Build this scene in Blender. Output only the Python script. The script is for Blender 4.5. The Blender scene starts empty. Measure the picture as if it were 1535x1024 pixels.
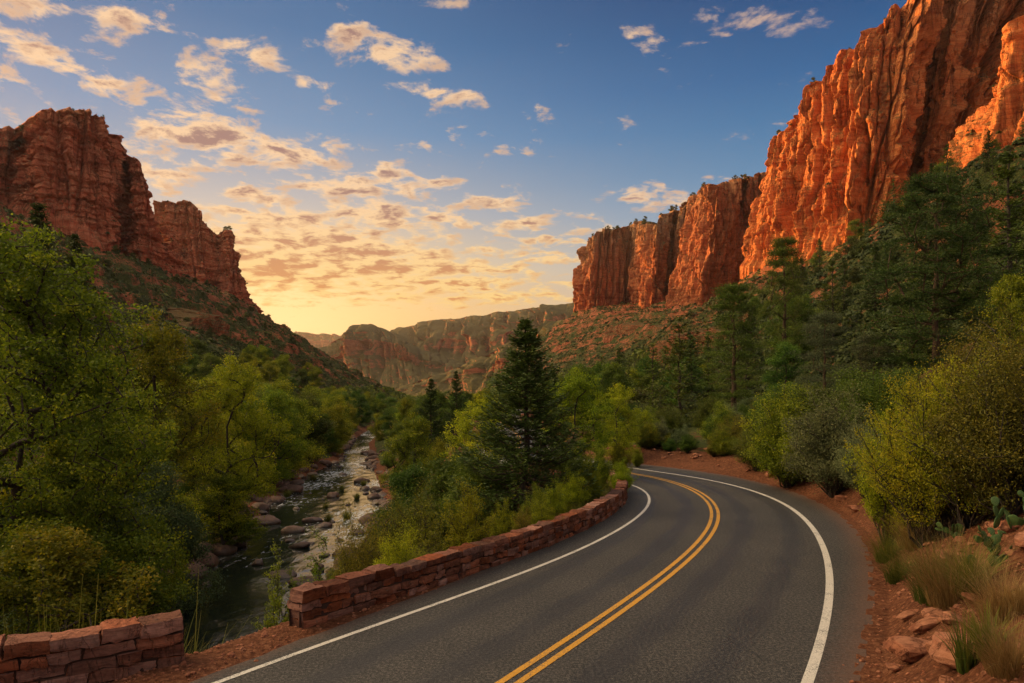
import bpy, math, random
import numpy as np
from math import radians as rad

# ------------------------------------------------------------------ camera, sun, sky, exposure
S = bpy.context.scene
COL = S.collection
FPX, CX, YH, CH = 1023.33, 767.5, 600.0, 4.5      # focal length in photo pixels, horizon row, camera height
cam = bpy.data.cameras.new('camera'); cam.lens = 24; cam.sensor_width = 36
cam.shift_y = (YH - 512) / 1535; cam.clip_end = 30000; cam.clip_start = 0.1
co = bpy.data.objects.new('camera', cam); COL.objects.link(co)
co.location = (0, 0, CH); co.rotation_euler = (rad(90), 0, 0); S.camera = co
S.view_settings.view_transform = 'Standard'; S.view_settings.look = 'None'
S.view_settings.exposure = 0.9; S.view_settings.gamma = 1
SUN_AZ, SUN_EL = -60.0, 11.0
sl = bpy.data.lights.new('sun', 'SUN'); sl.energy = 5.0; sl.angle = rad(0.5); sl.color = (1.0, 0.46, 0.12)
so = bpy.data.objects.new('sun', sl); COL.objects.link(so)
so.rotation_euler = (rad(90 - SUN_EL), 0, rad(180 - SUN_AZ)); so.location = (-60, 60, 60)

def lin(r, g, b):
    f = lambda c: ((c/255+0.055)/1.055)**2.4 if c > 10 else c/255/12.92
    return (f(r), f(g), f(b), 1)

class NT:
    """tiny node helper"""
    def __init__(s, tree): s.t = tree; s.n = tree.nodes; s.l = tree.links
    def new(s, typ, **k):
        n = s.n.new(typ)
        for a, b in k.items(): setattr(n, a, b)
        return n
    def put(s, sock, v):
        if isinstance(v, bpy.types.NodeSocket): s.l.new(v, sock)
        elif v is not None:
            if hasattr(sock.default_value, '__len__') and not hasattr(v, '__len__'): v = (v,)*len(sock.default_value)
            if hasattr(v, '__len__') and len(v) > len(sock.default_value): v = v[:len(sock.default_value)]
            sock.default_value = v
    def m(s, op, a, b=None, c=None, clamp=False):
        n = s.new('ShaderNodeMath', operation=op, use_clamp=clamp)
        s.put(n.inputs[0], a)
        if b is not None: s.put(n.inputs[1], b)
        if c is not None: s.put(n.inputs[2], c)
        return n.outputs[0]
    def v(s, op, a, b=None):
        n = s.new('ShaderNodeVectorMath', operation=op)
        s.put(n.inputs[0], a)
        if b is not None: s.put(n.inputs[1], b)
        return n.outputs['Value'] if op in ('LENGTH', 'DOT_PRODUCT') else n.outputs[0]
    def mix(s, f, a, b, blend='MIX'):
        n = s.new('ShaderNodeMix', data_type='RGBA', blend_type=blend)
        s.put(n.inputs[0], f); s.put(n.inputs[6], a); s.put(n.inputs[7], b)
        return n.outputs[2]
    def noise(s, vec, scale, detail=4, rough=0.55, dist=0.0):
        n = s.new('ShaderNodeTexNoise')
        if vec is not None: s.put(n.inputs['Vector'], vec)
        s.put(n.inputs['Scale'], scale); n.inputs['Detail'].default_value = detail
        n.inputs['Roughness'].default_value = rough; n.inputs['Distortion'].default_value = dist
        return n.outputs['Fac']
    def ramp(s, f, stops, interp='LINEAR'):
        n = s.new('ShaderNodeValToRGB'); r = n.color_ramp; r.interpolation = interp
        while len(r.elements) < len(stops): r.elements.new(0.5)
        for e, (p, c) in zip(r.elements, stops):
            e.position = p; e.color = c if hasattr(c, '__len__') else (c, c, c, 1)
        s.put(n.inputs[0], f); return n.outputs[0]
    def mr(s, v, a, b, c=0.0, d=1.0, smooth=False):
        n = s.new('ShaderNodeMapRange', interpolation_type='SMOOTHSTEP' if smooth else 'LINEAR')
        for i, q in enumerate((v, a, b, c, d)): s.put(n.inputs[i], q)
        return n.outputs[0]
    def mapv(s, vec, scale=(1, 1, 1), loc=(0, 0, 0)):
        n = s.new('ShaderNodeMapping'); s.put(n.inputs['Vector'], vec)
        n.inputs['Scale'].default_value = scale; n.inputs['Location'].default_value = loc
        return n.outputs[0]

def build_world():
    w = bpy.data.worlds.new('World'); S.world = w; w.use_nodes = True
    T = NT(w.node_tree); T.n.clear()
    out = T.new('ShaderNodeOutputWorld'); bg = T.new('ShaderNodeBackground'); T.l.new(bg.outputs[0], out.inputs[0])
    tc = T.new('ShaderNodeTexCoord').outputs['Generated']
    d = T.v('NORMALIZE', tc)
    sx = T.new('ShaderNodeSeparateXYZ'); T.put(sx.inputs[0], d); x, y, z = sx.outputs
    el = T.m('ARCSINE', z); az = T.m('ARCTAN2', x, y)
    nish = T.new('ShaderNodeTexSky', sky_type='NISHITA', sun_disc=False)
    nish.sun_elevation = rad(SUN_EL); nish.sun_rotation = rad(SUN_AZ); nish.altitude = 1300
    nish.air_density = 1.0; nish.dust_density = 2.5; nish.ozone_density = 2.0
    nb = T.mix(1.0, nish.outputs[0], (0.10, 0.10, 0.10, 1), 'MULTIPLY')
    t = T.mr(el, 0.0, rad(60))
    cool = T.ramp(t, [(0, lin(226, 170, 120)), (0.10, lin(212, 186, 160)), (0.19, lin(150, 176, 196)), (0.29, lin(80, 136, 178)),
                      (0.40, lin(34, 98, 152)), (0.50, lin(12, 68, 120)), (1, lin(10, 52, 100))])
    warm = T.ramp(t, [(0, lin(255, 182, 84)), (0.06, lin(255, 190, 92)), (0.12, lin(255, 202, 116)), (0.18, lin(244, 208, 150)), (0.25, lin(190, 186, 182)),
                      (0.35, lin(112, 150, 186)), (0.46, lin(58, 116, 164)), (0.6, lin(28, 84, 138)), (1, lin(20, 60, 112))])
    daz = T.m('SUBTRACT', az, rad(-20))
    g = T.m('EXPONENT', T.m('MULTIPLY', T.m('POWER', T.m('DIVIDE', daz, 0.50), 2), -1))
    sky = T.mix(g, cool, warm)
    gl = T.m('EXPONENT', T.m('MULTIPLY', T.m('ADD', T.m('POWER', T.m('DIVIDE', daz, .20), 2), T.m('POWER', T.m('DIVIDE', T.m('SUBTRACT', el, .09), .11), 2)), -1))
    sky = T.mix(T.m('MULTIPLY', gl, .6), sky, (1.75, 1.10, .50, 1))
    # the sky opposite the sunset: soft pink and grey anti-twilight
    back = T.mr(y, 0.05, -0.5, 0, 1, True)
    anti = T.ramp(t, [(0, lin(206, 176, 170)), (0.2, lin(196, 184, 190)), (0.5, lin(140, 158, 188)), (1, lin(80, 108, 150))])
    anti = T.mix(1.0, anti, (1.6, 1.32, 1.0, 1), 'MULTIPLY')        # added warm brightness behind the viewer, fill light for the foreground
    sky = T.mix(back, sky, anti)
    zen = T.mr(el, rad(33), rad(52), 0, 1, True)                     # added warm fill from overhead, out of view, to light the foreground
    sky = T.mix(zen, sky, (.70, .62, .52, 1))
    # bright sky patch added out of view at left, to side-light the foreground
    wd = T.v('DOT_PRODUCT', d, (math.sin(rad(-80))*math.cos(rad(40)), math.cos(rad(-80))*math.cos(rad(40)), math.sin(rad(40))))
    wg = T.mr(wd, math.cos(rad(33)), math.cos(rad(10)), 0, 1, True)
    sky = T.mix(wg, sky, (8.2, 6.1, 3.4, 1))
    sky = T.mix(0.06, sky, nb)
    # clouds: blobs placed by compass direction, broken up by noise on a flat cloud layer
    uv = T.new('ShaderNodeCombineXYZ'); T.put(uv.inputs[0], az); T.put(uv.inputs[1], el); uv = uv.outputs[0]
    B = [(55,15,50,22,1),(180,28,55,26,1),(60,80,85,30,1),(30,120,60,22,1),(155,128,38,14,1),(205,150,34,15,1),(320,100,58,20,1),
         (385,75,65,20,.8),(455,125,22,13,.7),(520,45,30,22,.8),(575,82,62,24,1),(588,130,42,15,.7),(650,135,45,13,.5),(690,145,34,10,.6),(680,5,40,10,.7),
         (268,168,68,28,1),(320,212,120,42,1.1),(415,235,80,36,1.1),(235,200,50,25,.8),(500,220,32,10,.8),(245,265,70,16,.8),(400,300,85,20,.9),
         (540,272,110,32,1),(645,275,42,12,.9),(565,318,115,26,1.1),(430,328,110,20,1),(655,333,45,18,1),(690,272,18,8,.8),(745,308,40,18,1),
         (790,333,65,13,.9),(840,360,60,12,.8),(600,368,90,14,.8),(480,365,170,30,1.5),(420,402,130,36,1.6),(560,398,200,30,1.5),
         (650,425,160,18,1.1),(720,445,150,12,.9),(560,440,150,14,.7),(925,22,24,10,.5),(950,52,30,12,.5),(990,60,36,12,.55),(1045,22,26,13,.5),(1030,70,28,9,.45),
         (1185,45,36,20,.85),(1100,45,44,18,.25),(955,293,38,13,1),(1010,305,55,14,1),(1085,270,30,8,.6),(815,385,80,12,.8),(870,345,40,8,.4),(20,200,60,20,.3),(700,190,90,20,.25)]
    cov = None
    for px, py, rx, ry, s in B:
        u, v = (px-CX)/FPX, (YH-py)/FPX; a = math.atan(u); e = math.atan(v*math.cos(a))
        rx *= 1.18; ry *= 1.2
        ax, ay = rx/FPX/(1+u*u), ry/FPX*math.cos(a)/(1+(v*math.cos(a))**2)
        k = T.new('ShaderNodeVectorMath', operation='MULTIPLY_ADD')
        T.put(k.inputs[0], uv); k.inputs[1].default_value = (1/ax, 1/ay, 0); k.inputs[2].default_value = (-a/ax, -e/ay, 0)
        q = T.m('MULTIPLY_ADD', T.v('LENGTH', k.outputs[0]), -0.74*s, s)
        cov = q if cov is None else T.m('MAXIMUM', cov, q)
    cov = T.m('MAXIMUM', cov, -0.3)
    den = T.m('ADD', z, 0.11)
    px_, py_ = T.m('DIVIDE', x, den), T.m('DIVIDE', y, den)
    pl = T.new('ShaderNodeCombineXYZ'); T.put(pl.inputs[0], px_); T.put(pl.inputs[1], py_); pl = pl.outputs[0]
    gen = T.mr(T.noise(pl, 1.1, 2), 0.5, 0.75, -0.5, 0.7)          # scattered clouds over the rest of the sky
    side = T.m('SUBTRACT', 1.0, T.mr(y, 0.0, 0.5, 0, 1, True))
    cov = T.m('ADD', cov, T.m('MULTIPLY', T.m('ADD', gen, 0.4), side))
    n1 = T.noise(pl, 7.5, 8, 0.62, 0.3)
    n2 = T.noise(T.v('ADD', pl, (0.04, 0.05, 0)), 7.5, 4, 0.55, 0.35)
    n3 = T.noise(pl, 26.0, 3, 0.6, 0.2)
    nn = T.m('ADD', T.m('MULTIPLY', T.m('SUBTRACT', n1, 0.5), 4.4), T.m('MULTIPLY', T.m('SUBTRACT', n3, 0.5), 0.7))
    dn = T.m('ADD', cov, nn)
    alpha = T.mr(T.m('SUBTRACT', dn, T.mr(el, rad(11), rad(24), 0, .12)), 0.15, 0.85, 0, 1, True)
    core = T.mr(dn, 0.75, 1.7, 0, 1, True)
    rel = T.mr(T.m('SUBTRACT', n1, n2), -0.12, 0.12, -0.38, 0.38)
    core = T.m('ADD', core, rel, clamp=True)
    lowf = T.mr(el, rad(5), rad(18), 0, 1, True)
    edge = T.mix(lowf, lin(255, 214, 128), lin(248, 208, 164))
    mid = T.mix(lowf, lin(226, 150, 78), lin(160, 124, 116))
    cc = T.mix(core, edge, mid)
    far = T.mr(az, rad(0), rad(26), 0, 1, True)
    cc = T.mix(T.m('MULTIPLY', far, 0.45), cc, lin(190, 165, 165))
    fade = T.m('MULTIPLY', T.mr(el, rad(0.5), rad(4.5), 0, 1, True), 0.94)
    fin = T.mix(T.m('MULTIPLY', T.m('MULTIPLY', alpha, fade), T.m('SUBTRACT', 1.0, back)), sky, cc)
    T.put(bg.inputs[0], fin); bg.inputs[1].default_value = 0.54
    w.cycles.sampling_method = 'MANUAL'; w.cycles.sample_map_resolution = 512
build_world()

# ------------------------------------------------------------------ helpers
def un(px, py, z=0.0):
    """photo pixel on the level z -> world x, y"""
    d = (CH - z)*FPX/(py - YH); return ((px-CX)/FPX*d, d)
def at(px, py, d): return np.array([(px-CX)/FPX*d, d, CH+(YH-py)/FPX*d])
def tag(o, label=None, cat=None, group=None, kind=None):
    if label: o['label'] = label
    if cat: o['category'] = cat
    if group: o['group'] = group
    if kind: o['kind'] = kind
    return o
def mesh(name, V, F, mat=None, smooth=False, attrs=None):
    """F: list of (n,k) index arrays"""
    V = np.asarray(V, np.float32); me = bpy.data.meshes.new(name)
    F = [np.asarray(f) for f in F if len(f)]
    me.vertices.add(len(V)); me.vertices.foreach_set('co', V.ravel())
    tot = np.concatenate([np.full(len(f), f.shape[1]) for f in F]); lv = np.concatenate([f.ravel() for f in F])
    me.loops.add(len(lv)); me.loops.foreach_set('vertex_index', lv.astype(np.int32))
    me.polygons.add(len(tot)); st = np.r_[0, np.cumsum(tot)[:-1]]
    me.polygons.foreach_set('loop_start', st.astype(np.int32)); me.polygons.foreach_set('loop_total', tot.astype(np.int32))
    me.polygons.foreach_set('use_smooth', np.full(len(tot), smooth, bool))
    for k, a in (attrs or {}).items():
        at_ = me.attributes.new(k, 'FLOAT', 'POINT'); at_.data.foreach_set('value', np.asarray(a, np.float32))
    me.update(calc_edges=True); me.validate()
    if mat: me.materials.append(mat)
    return me
def obj(name, me, parent=None, loc=None):
    o = bpy.data.objects.new(name, me); COL.objects.link(o)
    if parent: o.parent = parent
    if loc is not None: o.location = loc
    return o
def empty(name, loc=(0, 0, 0), rz=0, sc=1):
    o = bpy.data.objects.new(name, None); COL.objects.link(o); o.location = loc; o.rotation_euler = (0, 0, rz)
    o.scale = (sc,)*3 if not hasattr(sc, '__len__') else sc; o.empty_display_size = 0.3; return o
def copy_tree(o, parent=None):
    c = o.copy(); COL.objects.link(c); c.parent = parent
    for ch in list(o.children): copy_tree(ch, c)
    return c
def grid(nu, nv):
    i = np.arange(nu*nv).reshape(nv, nu)
    return np.stack([i[:-1, :-1], i[:-1, 1:], i[1:, 1:], i[1:, :-1]], -1).reshape(-1, 4)

# gradient noise, vectorised
def _h(ix, iy, iz):
    h = (ix*374761393 + iy*668265263 + iz*2147483647*0 + iz*1274126177) & 0xffffffff
    h = ((h ^ (h >> 13))*1274126177) & 0xffffffff
    return (h ^ (h >> 16)) & 0xffffffff
def noise(x, y, z=0.0):
    x, y, z = np.broadcast_arrays(np.asarray(x, float), np.asarray(y, float), np.asarray(z, float))
    ix, iy, iz = (np.floor(a).astype(np.int64) for a in (x, y, z)); fx, fy, fz = x-ix, y-iy, z-iz
    q = lambda t: t*t*t*(t*(t*6-15)+10); u, v, w = q(fx), q(fy), q(fz); r = 0
    for a in (0, 1):
        for b in (0, 1):
            for c in (0, 1):
                h = _h(ix+a, iy+b, iz+c)
                g = ((h & 1023)/511.5-1)*(fx-a) + (((h >> 10) & 1023)/511.5-1)*(fy-b) + (((h >> 20) & 1023)/511.5-1)*(fz-c)
                r = r + g*(u if a else 1-u)*(v if b else 1-v)*(w if c else 1-w)
    return r*1.25
def fbm(x, y, z=0.0, o=5, g=0.5):
    r, a, f = 0, 1, 1.0
    for k in range(o): r = r + a*noise(x*f+k*17.3, y*f-k*9.1, np.asarray(z)*f+k*5.7); a *= g; f *= 2.03
    return r
def sst(a, b, x): t = np.clip((x-a)/(b-a), 0, 1); return t*t*(3-2*t)

# ------------------------------------------------------------------ materials
def new_mat(name):
    m = bpy.data.materials.new(name); m.use_nodes = True; T = NT(m.node_tree); T.n.clear()
    out = T.new('ShaderNodeOutputMaterial'); p = T.new('ShaderNodeBsdfPrincipled'); T.l.new(p.outputs[0], out.inputs[0])
    return m, T, p, out
def bump(T, p, h, dist, strength=1.0):
    b = T.new('ShaderNodeBump'); T.put(b.inputs['Height'], h); b.inputs['Distance'].default_value = dist; b.inputs['Strength'].default_value = strength
    T.l.new(b.outputs[0], p.inputs['Normal'])
def pos(T): return T.new('ShaderNodeNewGeometry').outputs['Position']
def att(T, n): return T.new('ShaderNodeAttribute', attribute_name=n).outputs['Fac']

def leaf_mat(name, dark, mid, light, trans=0.32, hue=0.03, rough=0.6):
    m, T, p, out = new_mat(name)
    t = att(T, 'tint')
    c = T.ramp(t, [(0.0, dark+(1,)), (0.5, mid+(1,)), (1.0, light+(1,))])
    rnd = T.new('ShaderNodeObjectInfo').outputs['Random']
    hs = T.new('ShaderNodeHueSaturation'); T.put(hs.inputs['Color'], c)
    T.put(hs.inputs['Hue'], T.mr(rnd, 0, 1, 0.5-hue, 0.5+hue)); T.put(hs.inputs['Value'], T.mr(T.m('FRACT', T.m('MULTIPLY', rnd, 7.3)), 0, 1, 0.75, 1.25))
    T.put(p.inputs['Base Color'], hs.outputs[0]); p.inputs['Roughness'].default_value = rough; p.inputs['Specular IOR Level'].default_value = 0.25
    tr = T.new('ShaderNodeBsdfTranslucent'); T.put(tr.inputs[0], hs.outputs[0])
    mx = T.new('ShaderNodeMixShader'); mx.inputs[0].default_value = trans
    T.l.new(p.outputs[0], mx.inputs[1]); T.l.new(tr.outputs[0], mx.inputs[2]); T.l.new(mx.outputs[0], out.inputs[0])
    return m
M = {}
M['cotton'] = leaf_mat('cottonwood_leaves', (.065, .095, .007), (.20, .24, .012), (.58, .50, .018), .44)
M['yellow'] = leaf_mat('yellow_green_leaves', (.11, .15, .006), (.32, .36, .012), (.58, .50, .016), .46)
M['green'] = leaf_mat('deep_green_leaves', (.040, .078, .010), (.095, .150, .016), (.21, .25, .018), .38)
M['willow'] = leaf_mat('blue_green_leaves', (.040, .072, .030), (.085, .130, .045), (.15, .19, .055), .34)
M['olive'] = leaf_mat('olive_leaves', (.065, .070, .009), (.165, .160, .015), (.34, .27, .020), .34)
M['sage'] = leaf_mat('sage_leaves', (.080, .105, .040), (.165, .20, .075), (.29, .31, .11), .28)
M['fir'] = leaf_mat('fir_needles', (.024, .044, .010), (.060, .092, .015), (.135, .155, .020), .20, .015)
M['pine'] = leaf_mat('pine_needles', (.040, .066, .010), (.105, .140, .016), (.23, .24, .022), .22, .02)
M['greypine'] = leaf_mat('grey_pine_needles', (.055, .070, .032), (.105, .120, .052), (.17, .175, .075), .22, .02)
M['juniper'] = leaf_mat('juniper_foliage', (.030, .042, .009), (.070, .082, .014), (.16, .155, .022), .15, .03)
M['straw'] = leaf_mat('dry_grass', (.16, .10, .03), (.32, .21, .07), (.50, .36, .13), .25, .01)
M['grass'] = leaf_mat('green_grass', (.055, .075, .012), (.13, .15, .02), (.30, .26, .04), .30, .02)
M['cactus'] = leaf_mat('cactus_skin', (.035, .075, .020), (.065, .115, .030), (.13, .16, .04), .03, .01, .45)

def bark(name, a, b):
    m, T, p, out = new_mat(name); P = T.new('ShaderNodeTexCoord').outputs['Object']
    n = T.noise(T.mapv(P, (6, 6, 1.4)), 3, 5, .65)
    T.put(p.inputs['Base Color'], T.ramp(n, [(.3, a+(1,)), (.7, b+(1,))])); p.inputs['Roughness'].default_value = .9
    bump(T, p, n, .06); return m
M['bark'] = bark('dark_bark', (.020, .014, .010), (.075, .052, .036))
M['redbark'] = bark('reddish_bark', (.035, .018, .010), (.13, .070, .040))

def rock_mat(name, cols, scale=1.0, strata=0.25, bscale=1.0, streak=0.0, top=None, dark=.55, wetz=None, obj_co=False, scrub=0.0):
    """layered sandstone: bands by height, blotches, streaks and cracks"""
    m, T, p, out = new_mat(name)
    P = T.new('ShaderNodeTexCoord').outputs['Object'] if obj_co else pos(T)
    big = T.noise(P, .012*scale, 5, .6)
    sp = T.new('ShaderNodeSeparateXYZ'); T.put(sp.inputs[0], P)
    zz = T.m('ADD', sp.outputs[2], T.m('MULTIPLY', big, 22/scale))
    cz = T.new('ShaderNodeCombineXYZ'); T.put(cz.inputs[0], T.m('MULTIPLY', sp.outputs[0], .04)); T.put(cz.inputs[1], T.m('MULTIPLY', sp.outputs[1], .04)); T.put(cz.inputs[2], zz)
    lay = T.noise(cz.outputs[0], strata*scale, 5, .7)
    c = T.ramp(lay, [(.30, cols[0]+(1,)), (.45, cols[1]+(1,)), (.55, cols[2]+(1,)), (.68, cols[3]+(1,))])
    fine = T.noise(P, .35*scale, 6, .7)
    c = T.mix(.55, c, T.ramp(fine, [(.32, (dark, dark, dark, 1)), (.62, (1.15, 1.15, 1.15, 1))]), 'MULTIPLY')
    if top:
        tf = T.mr(T.m('ADD', sp.outputs[2], T.m('MULTIPLY', T.m('SUBTRACT', big, .5), 90)), top[0], top[1], 0, .75, True)
        c = T.mix(tf, c, T.mix(.5, (.40, .25, .13, 1), T.ramp(fine, [(.35, (.20, .12, .06, 1)), (.6, (.50, .33, .18, 1))])))
    vert = T.noise(T.mapv(P, (.16*scale, .16*scale, .012*scale)), 1.0, 6, .65, .3)
    if streak:
        c = T.mix(T.m('MULTIPLY', T.mr(vert, .54, .66, 0, 1, True), streak), c, (.075, .028, .016, 1))
    ck = T.m('ABSOLUTE', T.m('SUBTRACT', T.noise(T.mapv(P, (.09*scale, .09*scale, .02*scale)), 1.0, 5, .6, .6), .5))
    crack = T.mr(ck, 0, .018, 0, 1)
    hs = T.noise(T.mapv(P, (.05*scale, .05*scale, 1.1*scale)), 1.0, 6, .7)
    hb = T.m('ADD', T.m('ADD', T.m('MULTIPLY', fine, 1.1), T.m('MULTIPLY', hs, .8)), T.m('ADD', T.m('MULTIPLY', crack, .5), T.m('MULTIPLY', vert, 1.6)))
    bed = T.noise(T.mapv(P, (.03*scale, .03*scale, .55*scale)), 1.0, 5, .62, .15)
    c = T.mix(T.mr(T.m('ABSOLUTE', T.m('SUBTRACT', bed, .5)), 0, .012, .55, 0), c, (.06, .022, .012, 1))
    c = T.mix(T.mr(ck, 0, .010, .6, 0), c, (.05, .018, .010, 1))
    if scrub:
        nz = T.new('ShaderNodeSeparateXYZ'); T.put(nz.inputs[0], T.new('ShaderNodeNewGeometry').outputs['True Normal'])
        sc_ = T.mr(T.m('ADD', nz.outputs[2], T.m('MULTIPLY', T.m('SUBTRACT', T.noise(P, .09*scale, 6, .75), .5), 1.3)), .42, .62, 0, scrub, True)
        c = T.mix(sc_, c, T.mix(fine, (.020, .028, .010, 1), (.085, .085, .028, 1)))
    if name == 'wall_sandstone':
        isl = T.new('ShaderNodeNewGeometry').outputs['Random Per Island']; orn = T.new('ShaderNodeObjectInfo').outputs['Random']
        q_ = T.m('FRACT', T.m('ADD', isl, T.m('MULTIPLY', orn, 3.7)))
        hs_ = T.new('ShaderNodeHueSaturation'); T.put(hs_.inputs['Color'], c); T.put(hs_.inputs['Value'], T.mr(q_, 0, 1, .45, 1.25)); T.put(hs_.inputs['Saturation'], T.mr(T.m('FRACT', T.m('MULTIPLY', q_, 5.3)), 0, 1, .72, 1.08)); c = hs_.outputs[0]
        li = T.noise(P, 7, 6, .75); c = T.mix(T.mr(li, .60, .68, 0, .5, True), c, (.10, .095, .075, 1))
    T.put(p.inputs['Base Color'], c); p.inputs['Roughness'].default_value = .92; p.inputs['Specular IOR Level'].default_value = .15
    bump(T, p, hb, 2.2*bscale/scale, .9)
    return m
CL = [(.24, .062, .026), (.42, .125, .050), (.52, .185, .075), (.33, .085, .034)]
M['cliffR'] = rock_mat('orange_cliff_rock', [(.40, .090, .026), (.60, .175, .050), (.68, .25, .080), (.48, .120, .036)], streak=.6, top=(225, 320), scrub=.7)
M['cliffM'] = rock_mat('banded_cliff_rock', CL, streak=.5, top=(190, 250), scrub=.8)
M['cliffL'] = rock_mat('pink_red_cliff_rock', [(.44, .105, .052), (.62, .180, .090), (.68, .25, .135), (.48, .122, .060)], streak=.55, top=(170, 250), scrub=.6)  # pinker, lighter red rock of the left towers
M['cliffF'] = rock_mat('far_cliff_rock', [(.17, .052, .028), (.30, .10, .050), (.36, .14, .07), (.23, .068, .034)], scale=.25, bscale=.6, scrub=.95)
M['outcrop'] = rock_mat('outcrop_rock', [(.24, .070, .032), (.38, .125, .058), (.44, .165, .08), (.28, .08, .038)], scale=3, bscale=.8, streak=.3, scrub=.8)
M['wall'] = rock_mat('wall_sandstone', [(.16, .050, .028), (.25, .082, .044), (.33, .12, .066), (.19, .060, .034)], scale=26, bscale=.35, dark=.4, strata=.18)
M['slab'] = rock_mat('verge_sandstone', [(.21, .072, .040), (.32, .122, .068), (.39, .17, .10), (.25, .088, .048)], scale=18, bscale=.4, dark=.45)

def boulder_mat():
    m, T, p, out = new_mat('river_boulder_rock'); P = pos(T)
    rnd = T.new('ShaderNodeObjectInfo').outputs['Random']
    n = T.noise(P, 2.2, 6, .68)
    c = T.ramp(n, [(.3, (.050, .028, .020, 1)), (.5, (.115, .056, .036, 1)), (.7, (.20, .105, .068, 1))])
    c = T.mix(T.m('MULTIPLY', rnd, .5), c, T.mix(.5, c, (.12, .10, .085, 1)))
    sp = T.new('ShaderNodeSeparateXYZ'); T.put(sp.inputs[0], P)
    wet = T.mr(sp.outputs[2], -7.9, -7.45, 1, 0, True)
    c = T.mix(T.m('MULTIPLY', wet, .7), c, T.mix(1, c, (.30, .28, .22, 1), 'MULTIPLY'))
    T.put(p.inputs['Base Color'], c); T.put(p.inputs['Roughness'], T.mr(wet, 0, 1, .8, .3)); bump(T, p, n, .12); return m
M['boulder'] = boulder_mat()

def ground_mat():
    m, T, p, out = new_mat('red_soil_ground'); P = pos(T)
    g, rk, rv = att(T, 'green'), att(T, 'rock'), att(T, 'far')
    n1 = T.noise(P, .06, 6, .65); n2 = T.noise(P, 1.1, 6, .7); n3 = T.noise(P, 9, 5, .7)
    soil = T.ramp(n3, [(.3, (.055, .022, .012, 1)), (.5, (.145, .055, .028, 1)), (.72, (.27, .125, .070, 1))])
    soil = T.mix(.5, soil, T.ramp(n2, [(.3, (.5, .45, .42, 1)), (.65, (1.15, 1.1, 1.05, 1))]), 'MULTIPLY')
    fine = T.noise(P, .22, 7, .75)
    rock = T.ramp(fine, [(.34, (.15, .045, .022, 1)), (.5, (.30, .095, .045, 1)), (.66, (.44, .17, .085, 1))])
    c = T.mix(rk, soil, rock)
    shrub = T.ramp(T.noise(P, .5, 6, .75), [(.3, (.018, .026, .008, 1)), (.55, (.055, .065, .018, 1)), (.75, (.13, .12, .035, 1))])
    gm = T.mr(T.m('ADD', T.m('ADD', g, T.m('MULTIPLY', T.m('SUBTRACT', n1, .5), 1.8)), T.m('MULTIPLY', T.m('SUBTRACT', n2, .5), 1.2)), .42, .62, 0, 1, True)
    c = T.mix(gm, c, shrub)
    T.put(p.inputs['Base Color'], c); p.inputs['Roughness'].default_value = .95; p.inputs['Specular IOR Level'].default_value = .1
    hb = T.m('ADD', T.m('MULTIPLY', n3, T.m('SUBTRACT', 1.0, rv)), T.m('ADD', T.m('MULTIPLY', fine, T.m('MULTIPLY', rv, 26)), T.m('MULTIPLY', n2, T.m('MULTIPLY', rv, 4))))
    bump(T, p, hb, .10, .9); return m
M['ground'] = ground_mat()

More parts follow.
